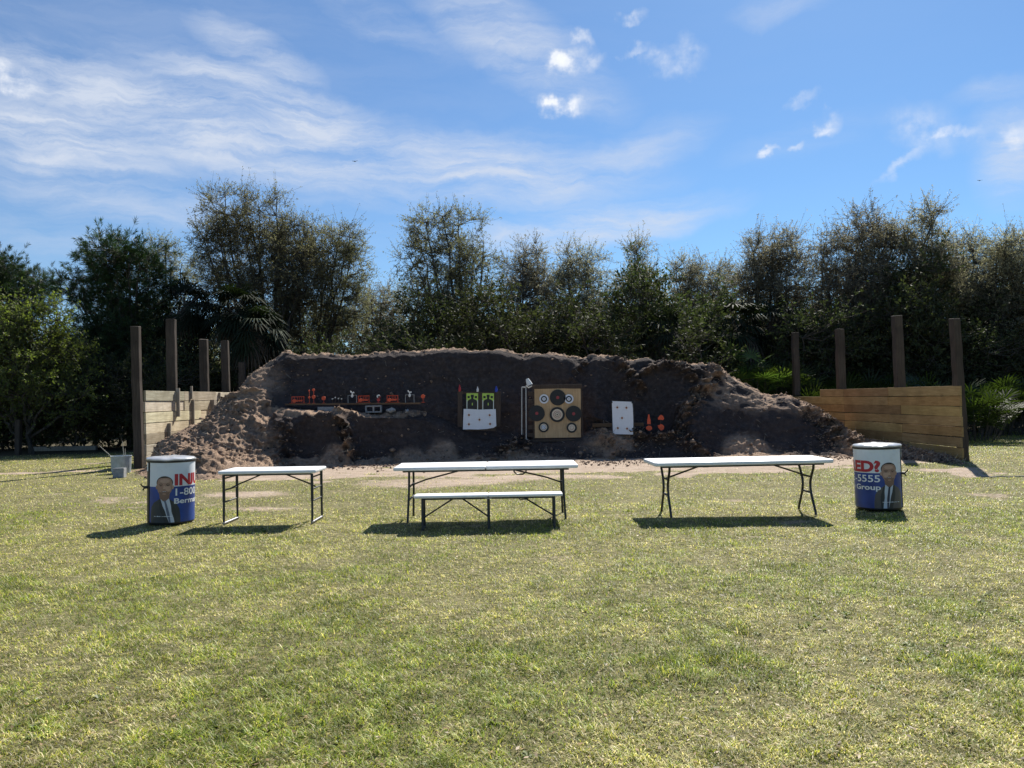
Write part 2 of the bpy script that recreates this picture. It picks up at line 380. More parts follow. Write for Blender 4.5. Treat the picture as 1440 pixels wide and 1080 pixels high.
def ground_z(X, Y):
    return (fbm(X*.35, Y*.35, 21, 3)-.5)*.07*sstep(2, 6, Y) + (fbm(X*2.2, Y*2.2, 31, 3)-.5)*.025
def litter_mask(X, Y):
    n = fbm(X*.4, Y*.4, 44, 4)
    return sstep(0, 1.6, (Y - np.where(X < -9, 25.5, np.where(X > 10.2, 32.0, 26.0)))*.8+(n-.5)*5)
xs = np.concatenate([[-1500, -400, -120, -60], np.arange(-34, -13, .5), np.arange(-13, 14, .11), np.arange(14, 36, .5), [60, 120, 400, 1500]])
ys = np.concatenate([[-300, -60, -10, -2], np.arange(0, 2.6, .3), np.arange(2.6, 24, .11), np.arange(24, 60, .7), [80, 140, 300, 800, 2500]])
GX, GY = np.meshgrid(xs, ys); GZ = ground_z(GX, GY)*((np.abs(GX) < 60) & (GY < 80))
nx, ny = len(xs), len(ys)
i, j = np.meshgrid(np.arange(nx-1), np.arange(ny-1)); a = (j*nx+i).ravel()
me = np_mesh('ground', np.stack([GX, GY, GZ], -1), np.stack([a, a+1, a+1+nx, a+nx], -1))
for nm, fn in (('dirt', dirt_mask), ('litter', litter_mask)):
    at_ = me.attributes.new(nm, 'FLOAT', 'POINT'); at_.data.foreach_set('value', fn(GX, GY).astype(np.float32).ravel())
tag(link('ground', me, M['lawn'], smooth=True), kind='structure')

# ------------------------------------------------------------------ earth berm
# columns: photo x -> [base, face foot, lip, shelf back, crest, behind crest] as (distance, photo y)
B = [
 (178, (17.2, 678), (17.25, 677), (17.4, 676), (17.7, 675), (18.0, 673)),
 (205, (16.9, 679), (17.1, 674), (17.7, 668), (18.3, 664), (19.1, 660)),
 (232, (16.6, 680), (17.0, 668), (17.8, 655), (18.6, 645), (19.6, 634)),
 (262, (16.5, 678), (17.2, 662), (18.2, 640), (19.2, 622), (20.2, 604)),
 (295, (16.6, 676), (17.5, 655), (18.7, 628), (19.7, 606), (20.9, 579)),
 (328, (17.4, 668), (18.4, 645), (19.4, 615), (20.4, 585), (21.6, 554)),
 (360, (18.2, 664), (19.0, 645), (20.0, 608), (20.9, 580), (22.2, 533)),
 (385, (19.0, 660), (19.6, 646), (20.4, 596), (21.3, 578), (22.6, 515)),
 (405, (19.6, 657), (20.1, 645), (20.40, 585), (21.5, 574), (22.7, 497)),
 (440, (19.9, 655), (20.3, 643), (20.50, 584), (21.7, 573), (22.7, 497)),
 (478, (19.9, 653), (20.1, 643), (20.40, 585), (21.6, 574), (22.7, 497)),
 (520, (20.1, 652), (20.4, 642), (20.60, 584), (21.7, 573), (22.7, 496)),
 (565, (20.3, 650), (20.5, 641), (20.72, 585), (21.7, 574), (22.8, 495)),
 (600, (20.4, 648), (20.9, 640), (21.3, 592), (21.7, 582), (22.8, 492)),
 (640, (20.5, 647), (21.0, 638), (21.3, 610), (21.7, 600), (22.9, 490)),
 (700, (20.6, 646), (21.0, 637), (21.3, 614), (21.7, 604), (22.9, 494)),
 (735, (20.6, 645), (20.9, 638), (21.1, 620), (21.7, 612), (23.0, 502)),
 (760, (20.5, 645), (20.8, 638), (21.0, 620), (21.8, 614), (23.0, 496)),
 (815, (20.4, 645), (20.8, 637), (21.0, 618), (21.8, 612), (23.1, 502)),
 (835, (20.5, 644), (20.9, 636), (21.2, 616), (21.6, 608), (22.9, 498)),
 (875, (20.5, 643), (20.8, 635), (21.1, 614), (21.8, 607), (23.1, 507)),
 (905, (20.6, 643), (20.9, 634), (21.2, 613), (22.0, 607), (23.2, 501)),
 (935, (20.5, 642), (20.8, 632), (21.3, 610), (22.0, 604), (23.2, 508)),
 (958, (20.3, 642), (20.6, 630), (21.2, 598), (21.8, 575), (23.0, 508)),
 (985, (20.3, 642), (20.7, 628), (21.3, 588), (21.9, 560), (23.2, 512)),
 (1015, (20.6, 642), (21.0, 636), (21.5, 598), (21.9, 566), (23.3, 521)),
 (1035, (20.6, 641), (21.0, 636), (21.5, 600), (21.9, 570), (23.0, 536)),
 (1060, (20.5, 641), (20.9, 635), (21.3, 604), (21.7, 575), (22.6, 548)),
 (1080, (20.5, 641), (20.9, 634), (21.3, 605), (21.7, 580), (22.4, 557)),
 (1105, (20.4, 641), (20.8, 634), (21.2, 606), (21.6, 580), (22.2, 554)),
 (1140, (20.2, 641), (20.6, 632), (21.1, 612), (21.5, 594), (21.9, 574)),
 (1180, (19.9, 642), (20.4, 632), (20.8, 620), (21.1, 609), (21.5, 597)),
 (1215, (19.4, 645), (19.7, 640), (20.0, 633), (20.4, 627), (20.7, 619)),
 (1270, (18.4, 650), (18.6, 645), (18.8, 640), (19.1, 634), (19.4, 628)),
 (1335, (17.0, 656), (17.1, 653), (17.3, 650), (17.5, 647), (17.7, 643)),
 (1358, (16.7, 659), (16.8, 658), (16.9, 657), (17.0, 656), (17.1, 655)),
]
kx = np.array([b[0] for b in B], float)
UX = np.arange(178, 1358.1, 1.6); NU = len(UX)
ctrl = np.zeros((len(B), 7, 3))
for bi, b in enumerate(B):
    for pi, (D, y) in enumerate(b[1:]): ctrl[bi, pi] = at(b[0], y, D)
    ctrl[bi, 0, 2] = -.06
    c4 = ctrl[bi, 4].copy(); ctrl[bi, 4] += (c4-ctrl[bi, 3])*-.0
    c4 = ctrl[bi, 4]; dirx = c4[0]/c4[1]; hh = max(c4[2], .02)
    ctrl[bi, 5] = [c4[0]+dirx*.9, c4[1]+.9, hh*.93-.02]
    ctrl[bi, 6] = [c4[0]+dirx*(.9+hh*1.2), c4[1]+.9+hh*1.2, -.15]
Cs = np.zeros((NU, 7, 3))
for pi in range(7):
    for cix in range(3): Cs[:, pi, cix] = np.interp(UX, kx, ctrl[:, pi, cix])
seg = [14, 56, 22, 90, 16, 16]
CREST = .42*np.clip(Cs[:, 4, 2]/2.5, 0, 1)
rows = []
for s_, n_ in enumerate(seg):
    for q in range(n_):
        t = q/n_; rows.append(Cs[:, s_]*(1-t)+Cs[:, s_+1]*t)
rows.append(Cs[:, 6]); P = np.stack(rows, 1)             # NU x NV x 3
# the rim of the crest is rounded off: the face ends early and a gentler slope climbs to the top
q0 = 14+56+22
for j_ in range(90):
    t = j_/90.0; c3, c4_ = Cs[:, 3], Cs[:, 4]
    rim = c4_-np.stack([0*CREST, CREST, CREST*.34], -1)
    P[:, q0+j_] = c3+(rim-c3)*(t/.86) if t < .86 else rim+(c4_-rim)*((t-.86)/.14)
NV = P.shape[1]
# soften the lines between the rows
for it in range(3):
    P[:, 1:-1] = P[:, 1:-1]*.5+(P[:, :-2]+P[:, 2:])*.25
for it in range(3):
    P[1:-1] = P[1:-1]*.5+(P[:-2]+P[2:])*.25
# ridges of loose dirt
def project(Pn):
    d = Pn-np.array([0, 0, H]); zc = d@f_
    return 720+F*(d@r_)/zc, 540-F*(d@u_)/zc
PX, PY = project(P)
ridges = [([(480, 586), (486, 606), (492, 628), (502, 645)], 9, .40), ([(395, 590), (405, 604), (400, 622), (410, 645)], 14, .16),
          ([(868, 508), (885, 528), (902, 552)], 8, .32), ([(905, 524), (925, 513), (945, 512), (975, 530)], 8, .30), ([(1002, 527), (985, 548), (970, 568), (958, 590), (952, 605), (972, 625), (990, 642)], 12, .36),
          ([(1140, 575), (1165, 605), (1200, 630)], 14, .3), ([(820, 510), (812, 520), (808, 532)], 6, .22), ([(840, 600), (850, 618), (860, 640)], 12, .25),
          ([(700, 640), (722, 625), (735, 618)], 12, .35), ([(885, 612), (930, 612), (955, 606)], 7, .35),
          ([(300, 590), (320, 620), (330, 655)], 14, .12), ([(330, 565), (360, 600), (390, 640)], 16, .14), ([(260, 625), (280, 655), (300, 670)], 14, .12), ([(345, 545), (365, 565), (385, 590)], 12, .12)]
push = np.zeros(PX.shape)
for pts, wd, amp in ridges:
    best = np.full(PX.shape, 1e9)
    for (ax, ay), (bx, by) in zip(pts[:-1], pts[1:]):
        t = np.clip(((PX-ax)*(bx-ax)+(PY-ay)*(by-ay))/((bx-ax)**2+(by-ay)**2), 0, 1)
        best = np.minimum(best, np.hypot(PX-(ax+t*(bx-ax)), PY-(ay+t*(by-ay))))
    push = np.maximum(push, amp*np.exp(-(best/wd)**2))
n3 = np.zeros(PX.shape); rough = np.zeros(PX.shape); fine = np.zeros(PX.shape); lump = np.zeros(PX.shape)
tv = mnoise.noise
for i_ in range(NU):
    for j_ in range(NV):
        x, y, z = P[i_, j_]
        a1 = tv((x*.9, y*.9, z*.9)); a2 = tv((x*2.7, y*2.7, z*2.7)); a3 = tv((x*6.5, y*6.5, z*6.5)); a4 = tv((x*15, y*15, z*15))
        n3[i_, j_] = a1; lump[i_, j_] = 1-abs(a2)*2; rough[i_, j_] = 1-abs(a3)*2.2; fine[i_, j_] = a4
# slumped fans of loose soil along the foot of the face
tal = np.array([max(0, mnoise.noise((x*.55+3, 7.1, 0))*1.1+.28+.5*mnoise.noise((x*1.7, 2.3, 0))) for x in Cs[:, 1, 0]])[:, None]
fz_ = np.clip(1-P[..., 2]/(.25+.75*np.clip(tal, 0, 1)), 0, 1)*(PX > 395)*(PX < 1190)
tal = np.clip(tal, 0, .5)+.12*np.array([mnoise.noise((x*4.1, 5.5, 0)) for x in Cs[:, 1, 0]])[:, None]*(tal > .05)
P[..., 1] -= .70*tal*fz_**1.4*(np.arange(NV)[None] < 100)
# normals by finite differences
dU = np.gradient(P, axis=0); dV = np.gradient(P, axis=1); N = np.cross(dU, dV); N /= np.linalg.norm(N, axis=-1, keepdims=True)+1e-9
N *= np.where(N[..., 2:3] < 0, -1, 1)
hgt_ = np.clip(P[..., 2]/.5, 0, 1)
XW = P[..., 0]
# loose-soil areas are rougher, the dug faces smoother
loose = .8*np.exp(-((PY-583-n3*5)/3.)**2)*(PX < 600) + push*3.2 + sstep(420, 340, PX+n3*40) + sstep(640, 646, PY)*.8 + sstep(1120, 1180, PX)*.7 + sstep(630, 638, PY)*.4 + fz_*tal*.9 + .10*sstep(800, 860, PX)
top = np.zeros(PX.shape); top[:, 178:] = 1
loose = np.clip(loose+top*.6, 0.10, 1.0)
SUN_TONE = np.clip(sstep(405, 350, PX+n3*30)+sstep(1150, 1200, PX+n3*30)*.7+top+np.exp(-((PY-581.5)/2.5)**2)*(PX < 600)+sstep(641, 648, PY)+1.4*fz_*np.clip(tal*2.2, 0, 1)*np.clip(.6+n3*1.5, 0, 1)+push*.7*(rough > .35)+.55*sstep(960, 1030, PX)*sstep(.2, .5, lump)*sstep(600, 560, PY), 0, 1); loose *= 1-.40*sstep(410, 370, PX)  # tone mask: pile, rims and foot painted as if sunlit
bigl = sstep(430, 350, PX); disp = n3*(.16+.22*bigl)*hgt_ + loose*(lump-.55)*(.10-.055*bigl) + loose*(rough-.5)*(.06+.03*bigl) + fine*(.012+.05*loose) + (lump-.5)*.03
P = P + N*(disp*np.clip(P[..., 2]/.25+.12, .0, 1))[..., None]
push *= np.clip(.15+1.3*(lump-.2), .1, 1.3)
P[..., 1] -= push*(.8+.6*(rough-.5)); P[..., 2] += push*.12*(P[..., 2] > .1)
BERM = P.copy()
jj, ii = np.meshgrid(np.arange(NV-1), np.arange(NU-1)); a = (ii*NV+jj).ravel()
me = np_mesh('earth_berm', P, np.stack([a, a+NV, a+NV+1, a+1], -1))
a_ = me.attributes.new('sun_tone', 'FLOAT', 'POINT'); a_.data.foreach_set('value', SUN_TONE.astype(np.float32).ravel())
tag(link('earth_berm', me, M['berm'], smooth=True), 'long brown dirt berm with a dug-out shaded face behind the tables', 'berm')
PXf, PYf = project(P); 
def berm_at(px, py):                     # the visible berm surface in a photo direction
    d = np.hypot(PXf[:, :178]-px, PYf[:, :178]-py); ix = np.unravel_index(np.argmin(d), d.shape); return Vector(P[ix])

# clods
ico = None
def ico_np(sub=1):
    bm = bmesh.new(); bmesh.ops.create_icosphere(bm, subdivisions=sub, radius=1)
    v = np.array([x.co[:] for x in bm.verts]); f = np.array([[q.index for q in x.verts] for x in bm.faces]); bm.free(); return v, f
iv, if_ = ico_np(1)
def scatter_clods(name, pos, size, m, seed, kind_label):
    g = np.random.default_rng(seed); n = len(pos)
    V = iv[None]*(1+g.normal(0, .22, (n, len(iv), 1)))*np.stack([g.uniform(.7, 1.4, n), g.uniform(.7, 1.4, n), g.uniform(.5, 1, n)], -1)[:, None]*size[:, None, None]
    th = g.uniform(0, 6.28, n); c, s = np.cos(th)[:, None], np.sin(th)[:, None]
    V = np.stack([V[..., 0]*c-V[..., 1]*s, V[..., 0]*s+V[..., 1]*c, V[..., 2]], -1)+pos[:, None]
    T = if_[None]+np.arange(n)[:, None, None]*len(iv)
    me = np_mesh(name, V, None, T.reshape(-1, 3)); a_ = me.attributes.new('sun_tone', 'FLOAT', 'POINT'); a_.data.foreach_set('value', np.repeat(g.uniform(.2, .9, n), len(iv)).astype(np.float32)); o = link(name, me, m); tag(o, kind_label, 'dirt clods', kind='stuff'); return o  # each clod gets a random share of the painted sunlit tone
pl_ = (loose**1.5)[:, :195]+.02; pr = (pl_/pl_.sum()).ravel()
ch = rng.choice(pr.size, 6000, p=pr); pos = P[:, :195].reshape(-1, 3)[ch]+rng.normal(0, .02, (6000, 3))
sz_ = np.clip(rng.lognormal(-4.05, .55, 6000), .006, .07)
gx = rng.uniform(-8.5, 10, 3200); gy = 20.0-np.abs(rng.normal(0, .8, 3200)); gx = gx
pos2 = np.stack([gx, gy, np.zeros(3200)+.005], -1)
scatter_clods('dirt_clods', np.concatenate([pos, pos2]), np.concatenate([sz_, np.clip(rng.lognormal(-4.3, .5, 3200), .005, .04)]), M['berm'], 3, 'loose brown clods of earth strewn over the berm and its foot')
# roots and dead grass stalks on the berm
def segs(p0, p1, r0_, r1_, sides=3):
    p0 = np.asarray(p0, float); p1 = np.asarray(p1, float); n = len(p0)
    r0_ = np.broadcast_to(r0_, (n,)).astype(float); r1_ = np.broadcast_to(r1_, (n,)).astype(float)
    t = p1-p0; t /= np.linalg.norm(t, axis=1, keepdims=True)+1e-9
    a = np.where(np.abs(t[:, 2:3]) < .9, [[0, 0, 1.]], [[1., 0, 0]]); u = np.cross(t, a); u /= np.linalg.norm(u, axis=1, keepdims=True)+1e-9; v = np.cross(t, u)
    ang = np.arange(sides)*2*np.pi/sides; cs = np.cos(ang)[None, :, None]; sn = np.sin(ang)[None, :, None]
    ring = u[:, None]*cs+v[:, None]*sn
    V = np.concatenate([p0[:, None]+ring*r0_[:, None, None], p1[:, None]+ring*r1_[:, None, None]], 1)
    k_ = np.arange(sides); k2 = (k_+1) % sides; q = np.stack([k_, k2, k2+sides, k_+sides], -1)
    Q = q[None]+(np.arange(n)*2*sides)[:, None, None]
    return V.reshape(-1, 3), Q.reshape(-1, 4)
ch = rng.choice(pr.size, 1800, p=pr); p0 = P[:, :195].reshape(-1, 3)[ch]
dd = rng.normal(0, 1, (1800, 3)); dd[:, 1] -= .5; dd /= np.linalg.norm(dd, axis=1, keepdims=True)
V, Q = segs(p0, p0+dd*rng.uniform(.05, .22, (1800, 1)), .004, .002)
tag(link('dead_roots', np_mesh('dead_roots', V, Q), M['rope']), 'thin pale roots and stalks sticking out of the berm dirt', 'roots', kind='stuff')

# ------------------------------------------------------------------ grass
def grass():
    g = np.random.default_rng(11)
    X = []; Y = []
    # sampled by distance so that near ground is densest
    NB = 640000
    t = g.uniform(0, 1, NB); a_ = -.25; Y0, Y1 = 3.0, 30.0
    Yv = (Y0**(a_+1)+(Y1**(a_+1)-Y0**(a_+1))*t)**(1/(a_+1))
    Yv = np.where(g.uniform(0, 1, NB) < .45, Y0*(12/Y0)**g.uniform(0, 1, NB), Yv)
    Xv = g.uniform(-1, 1, NB)*(.70*Yv+.8)
    dm_ = dirt_mask(Xv, Yv); clump = fbm(Xv*3.1, Yv*3.1, 61, 3)
    lit = litter_mask(Xv, Yv)
    thin = sstep(.25, .6, fbm(Xv*1.9+5, Yv*1.9, 91, 4)); keep = (g.uniform(0, 1, NB) > dm_*1.25) & (g.uniform(0, 1, NB) < .55+.6*thin) & (g.uniform(0, 1, NB) > lit*1.2) & ((Yv < 19) | (Xv < -9.9) | (Xv > 10.4)) & (g.uniform(0, 1, NB) < .62+.6*clump)
    keep &= ~((Yv > 17.2) & (Xv > -9.0) & (Xv < -4.5) & (Yv < 22))
    Xv, Yv, dm_, clump = Xv[keep], Yv[keep], dm_[keep], clump[keep]; n = len(Xv)
    big = fbm(Xv*.45+7, Yv*.45, 71, 4); med = fbm(Xv*1.5, Yv*1.5, 81, 4)
    green = sstep(.44, .62, big*.5+med*.5+np.where(Xv > 2, .03, 0)+ (Xv*.004)); tuft = .4*sstep(.64, .74, med*.45+clump*.55)
    cell = vnoise(Xv*9, Yv*9, 15); L = g.uniform(.020, .050, n)*(.55+.9*cell)*(1+.35*green+.8*tuft); wd = np.maximum(g.uniform(.0025, .0058, n), Yv*.00060)
    lean = g.uniform(.75, 1.62, n)*(1-.35*tuft); th = g.uniform(0, 2*np.pi, n)
    hx, hy = np.cos(th), np.sin(th); px_, py_ = -hy, hx
    z0 = ground_z(Xv, Yv)-.003
    b = np.stack([Xv, Yv, z0], -1); pv = np.stack([px_, py_, np.zeros(n)], -1)*wd[:, None]/2
    def pt(f, ln): return b+np.stack([hx*np.sin(ln), hy*np.sin(ln), np.cos(ln)], -1)*(L*f)[:, None]
    mid = pt(.55, lean*.7); tip = mid+np.stack([hx*np.sin(lean*1.25), hy*np.sin(lean*1.25), np.cos(lean*1.25)], -1)*(L*.5)[:, None]
    tip[:, 2] = np.maximum(tip[:, 2], z0+.004)
    V = np.stack([b-pv, b+pv, mid+pv*.8, mid-pv*.8, tip], 1)
    base = np.arange(n)*5
    Q = np.stack([base, base+1, base+2, base+3], -1); T = np.stack([base+3, base+2, base+4], -1)
    G = np.array([.19, .255, .036]); YG = np.array([.42, .425, .072]); S = np.array([.76, .67, .40]); DK = np.array([.060, .115, .030])
    r1 = g.uniform(0, 1, n)
    ps = np.clip(.44-.34*green+.25*(dm_), .08, .8)
    c = np.where((r1 < ps)[:, None], S*g.uniform(.55, 1.15, (n, 1)), YG*g.uniform(.7, 1.2, (n, 1)))
    c = np.where((r1 > 1-(.22+.40*green)*1)[:, None], G*g.uniform(.8, 1.35, (n, 1)), c)
    c = np.where(((r1 > .45) & (tuft > g.uniform(0, 1, n)))[:, None], (DK*.5+G*.5)*g.uniform(.8, 1.3, (n, 1)), c)
    fine_ = fbm(Xv*9, Yv*9, 121, 3); c = c*(.64+.64*sstep(.3, .7, fine_))[:, None]
    C = np.repeat(c[:, None], 5, 1)
    me = np_mesh('grass', V, Q, T, C)
    k = mat('grass_blades'); a2 = k.n('ShaderNodeAttribute', attribute_name='col').outputs['Color']
    d = k.n('ShaderNodeBsdfPrincipled', ins={'Base Color': a2, 'Roughness': .5, 'Specular IOR Level': .35})
    t_ = k.n('ShaderNodeBsdfTranslucent', ins={'Color': k.mix(1.0, a2, (1.35, 1.35, .8), 'MULTIPLY')})
    mx = k.n('ShaderNodeMixShader', ins={0: .42, 1: d.outputs[0], 2: t_.outputs[0]}); k.nt.links.new(mx.outputs[0], k.out.inputs[0])
    tag(link('grass', me, k.mat), 'short patchy green and straw coloured lawn grass', 'grass', kind='stuff')
grass()
def weeds():
    g = np.random.default_rng(5); V = []; Q = []; C = []
    spots_ = [gnd(x, y) for x, y in ((45, 870), (30, 985), (120, 1000), (75, 1015), (330, 1030), (350, 1045), (435, 820), (600, 935), (570, 945), (640, 945), (190, 830), (850, 830), (880, 860), (1100, 890), (1290, 925), (960, 960), (1150, 870), (1240, 930), (420, 835), (470, 870), (265, 748), (360, 752), (340, 747), (1300, 990), (700, 1010), (1390, 860))]
    for p in spots_:
        for q in range(int(g.integers(5, 13))):
            cx_, cy_ = p.x+g.normal(0, .16), p.y+g.normal(0, .20); r = g.uniform(.022, .048)
            for k_ in range(int(g.integers(6, 11))):
                a = g.uniform(0, 6.283); e = g.uniform(.15, .9); d = np.array([math.cos(a)*math.cos(e), math.sin(a)*math.cos(e), math.sin(e)]); s = np.array([-math.sin(a), math.cos(a), 0])*r*.22
                b = np.array([cx_, cy_, .002]); m = b+d*r*.6; t = b+d*r+np.array([0, 0, -.25*r]); i0 = len(V)
                V += [b, m+s, t, m-s]; Q.append((i0, i0+1, i0+2, i0+3)); c = np.array([.15, .20, .045])*g.uniform(.5, 1.4); C += [c]*4
    o = link('weeds', np_mesh('weeds', V, Q, None, C), bpy.data.materials['grass_blades']); tag(o, 'small dark green broad leaved weeds growing in the lawn', 'weeds', kind='stuff')
    V = []; Q = []; C = []                                  # fallen leaves and straw bits
    for q in range(2600):
        Y_ = 3.2*(16/3.2)**g.uniform(0, 1); X_ = g.uniform(-1, 1)*(.7*Y_+.5); r = g.uniform(.008, .022); a = g.uniform(0, 6.283); d = np.array([math.cos(a), math.sin(a), g.uniform(-.2, .3)]); s = np.array([-math.sin(a), math.cos(a), g.uniform(-.4, .4)])*r*.4
        b = np.array([X_, Y_, .012+g.uniform(0, .012)]); i0 = len(V); V += [b-d*r, b+s, b+d*r, b-s]; Q.append((i0, i0+1, i0+2, i0+3)); c = np.array([.34, .24, .14])*g.uniform(.4, 1.7); C += [c]*4
    o = link('fallen_leaves', np_mesh('fallen_leaves', V, Q, None, C), bpy.data.materials['grass_blades']); tag(o, 'dried brown leaf bits scattered through the lawn', 'fallen leaves', kind='stuff')
weeds()

# ================================================================== OBJECTS
def setcol(o, vals):                     # tint per face, written per corner point (faces here do not share points)
    me = o.data; a = me.attributes.new('col', 'FLOAT_COLOR', 'POINT'); c = np.ones((len(me.vertices), 4), np.float32)
    for i_, v in enumerate(vals): c[i_*8:(i_+1)*8, :3] = v
    a.data.foreach_set('color', c.ravel())
# ---- side walls of planks with tall posts
def plank_wall(name, label, X0, X1, Y0, rows, woodm, seed, thick, side):
    """rows: list of (z bottom, z top, far end Y); face runs from (X0,Y0) away from the camera, X at far end X1 (per 8 m)"""
    g = random.Random(seed); root = empty(name, (X0, Y0, 0), 0, label, 'wooden wall')
    b = MB(); cols = []
    for (za, zb, Ye) in rows:
        y = Y0+g.uniform(-.02, .03)
        while y < Ye-.05:
            L = min(g.choice([2.4, 2.4, 3.6, 1.8, 3.0]), Ye-y)
            if Ye-(y+L) < .5: L = Ye-y
            xm = X0+(X1-X0)*((y+L/2-Y0)/8); off = g.uniform(-.012, .012)
            b.box((xm-X0+side*(thick/2)+off, y+L/2-Y0, (za+zb)/2+g.uniform(-.004, .004)), (thick, L-.008, zb-za-g.uniform(.006, .016)), Matrix.Rotation(-math.atan((X1-X0)/8)+g.uniform(-.002, .002), 3, 'Z') @ Matrix.Rotation(g.uniform(-.005, .005), 3, 'X'))
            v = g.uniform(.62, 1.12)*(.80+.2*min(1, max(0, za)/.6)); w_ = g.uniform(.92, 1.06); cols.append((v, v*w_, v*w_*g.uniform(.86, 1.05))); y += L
    o = b.build('planks', woodm, root); setcol(o, cols)
    bv = o.modifiers.new('bevel', 'BEVEL'); bv.width = .006; bv.segments = 2
    return root
def post(root, X, Y, w_, d_, h_, m, lean=0.0, name='post'):
    o0 = root.location; b = MB(); n = 14; g = random.Random(int(X*100+Y*7))
    vs = []; fs = []
    for i_ in range(n+1):
        z = -.3+(h_+.3)*i_/n; t = 1-.04*i_/n; ox = lean*z+g.uniform(-.006, .006)
        for cx_, cy_ in ((-1, -1), (1, -1), (1, 1), (-1, 1)):
            vs.append((X-o0.x+ox+cx_*w_/2*t+g.uniform(-.006, .006), Y-o0.y+cy_*d_/2*t+g.uniform(-.005, .005), z+(g.uniform(-.02, .02) if i_ == n else 0)))
    for i_ in range(n):
        for q in range(4): fs.append((i_*4+q, i_*4+(q+1) % 4, (i_+1)*4+(q+1) % 4, (i_+1)*4+q))
    fs.append((n*4, n*4+1, n*4+2, n*4+3)); b.add(vs, fs)
    return b.build(name, m, root, bevel=.012)
wl = plank_wall('plank_wall', 'pale weathered plank side wall with short battens, on the left of the dirt berm', -9.62, -9.62, 20.3,
                [(z, z+.285, 27.6) for z in (-.28, .005, .29, .575, .86, 1.145, 1.43, 1.715)], M['wood_left'], 3, .06, -1)
for (X, Y, w_, h_, ln) in ((-9.68, 20.05, .215, 3.66, -.018), (-9.92, 22.6, .27, 4.1, -.006), (-9.95, 25.1, .27, 3.72, -.012), (-9.93, 26.9, .26, 3.8, -.01), (-9.9, 28.4, .24, 3.1, 0)):
    post(wl, X, Y, w_, .16, h_, M['wood_post'], ln)
for (x, ya, yb, dpt) in ((248.5, 546, 586, .10), (270, 562, 600, .08), (236.5, 595, 630, .08), (298, 562, 575, .12), (268.5, 543, 561, .06), (308, 552, 562, .06)):
    D = 9.6*1088/(720-x); za = at(x, yb, D).z; zb = at(x, ya, D).z; b = MB()
    b.box((dpt/2+.002, D-20.3, (za+zb)/2), (dpt, .05 if x < 290 or x > 300 else .2, zb-za)); b.build('batten', M['wood_grey'], wl, bevel=.004)
wr = plank_wall('plank_wall', 'tan plank side wall in shade, on the right of the dirt berm', 10.22, 9.72, 17.65,
                [(z, z+.235, 24.6 if z > 1.4 else 28.8) for z in (-.14, .095, .33, .565, .80, 1.035, 1.27, 1.505)][:8], M['wood_right'], 8, .05, 1)
for (X, Y, w_, h_, ln) in ((10.37, 17.86, .175, 3.3, -.035), (10.27, 20.4, .22, 3.62, -.022), (10.06, 23.6, .23, 3.55, -.01), (9.92, 27.0, .21, 3.75, 0)):
    post(wr, X, Y, w_, .22, h_, M['wood_post_r'], ln)

# ---- folding tables and bench
def slab(L, Dp, th, r=.05):
    """moulded top: rounded corners in plan and a soft edge"""
    b = MB(); n = 6; pts = []
    for cx_, cy_, a0 in ((L/2-r, Dp/2-r, 0), (-L/2+r, Dp/2-r, 90), (-L/2+r, -Dp/2+r, 180), (L/2-r, -Dp/2+r, 270)):
        for q in range(n+1): a = R(a0+90*q/n); pts.append((cx_+r*math.cos(a), cy_+r*math.sin(a), math.cos(a), math.sin(a)))
    prof = [(-.030, -th+.004), (-.012, -th), (-.004, -th+.004), (0, -th+.012), (0, -.010), (-.004, -.003), (-.012, 0)]
    N_ = len(pts); vs = []; fs = []
    for o_, z in prof:
        for x, y, nx_, ny_ in pts: vs.append((x+o_*nx_, y+o_*ny_, z))
    for i_ in range(len(prof)-1):
        for q in range(N_): fs.append((i_*N_+q, i_*N_+(q+1) % N_, (i_+1)*N_+(q+1) % N_, (i_+1)*N_+q))
    fs.append(tuple((len(prof)-1)*N_+q for q in range(N_)))
    fs.append(tuple(reversed(range(N_)))); b.add(vs, fs); return b
def top_part(root, z, L, Dp, th, halves=1):
    if halves == 1:
        b = slab(L, Dp, th); b.v = [(x, y, v+z) for x, y, v in b.v]; b.build('tabletop', M['hdpe'], root, smooth=True)
    else:
        for sgn in (-1, 1):
            b = slab(L/2-.003, Dp, th, .035); b.v = [(x+sgn*L/4, y, v+z) for x, y, v in b.v]; b.build('tabletop', M['hdpe'], root, smooth=True)
        b = MB(); b.box((0, 0, z-th-.012), (.09, Dp*.8, .02)); b.build('hinge', M['hinge'], root, bevel=.003)
    b = MB()
    for sy in (-1, 1): b.box((0, sy*(Dp/2-.07), z-th-.012), (L*.9, .025, .026))
    b.build('rail', M['steel_dark'], root)
def bar(root, name, pts, r=.0125, m='steel_dark', n=10): return MB().tube(pts, r, n).build(name, M[m], root, smooth=True)

# left small table, straight H legs, slight turn
def at_table(name, label, cx, cy, rz): return empty(name, (cx, cy, 0), rz, label, 'table')
t1 = at_table('folding_table', 'small white folding table with straight black legs, beside the left drum', -3.32, 10.72, R(-1.0))
top_part(t1, .725, 1.33, .62, .045)
for sx in (-1, 1):
    x = sx*.60
    for sy in (-1, 1):
        MB().tube([(x, sy*.24, .67), (x, sy*.24, .30)], .019, 10).tube([(x, sy*.24, .31), (x, sy*.25, .0)], .015, 10).build('leg', M['steel_dark'], t1, smooth=True)
    bar(t1, 'crossbar', [(x, -.24, .30), (x, .24, .30)], .011); bar(t1, 'crossbar', [(x, -.24, .62), (x, .24, .62)], .011)
    bar(t1, 'foot_bar', [(x, -.27, .018), (x, .27, .018)], .016, 'hinge')
    bar(t1, 'brace', [(x, 0, .46), (x*.80, 0, .52), (sx*.10, 0, .672)], .010); bar(t1, 'crossbar', [(x, -.24, .46), (x, .24, .46)], .010)
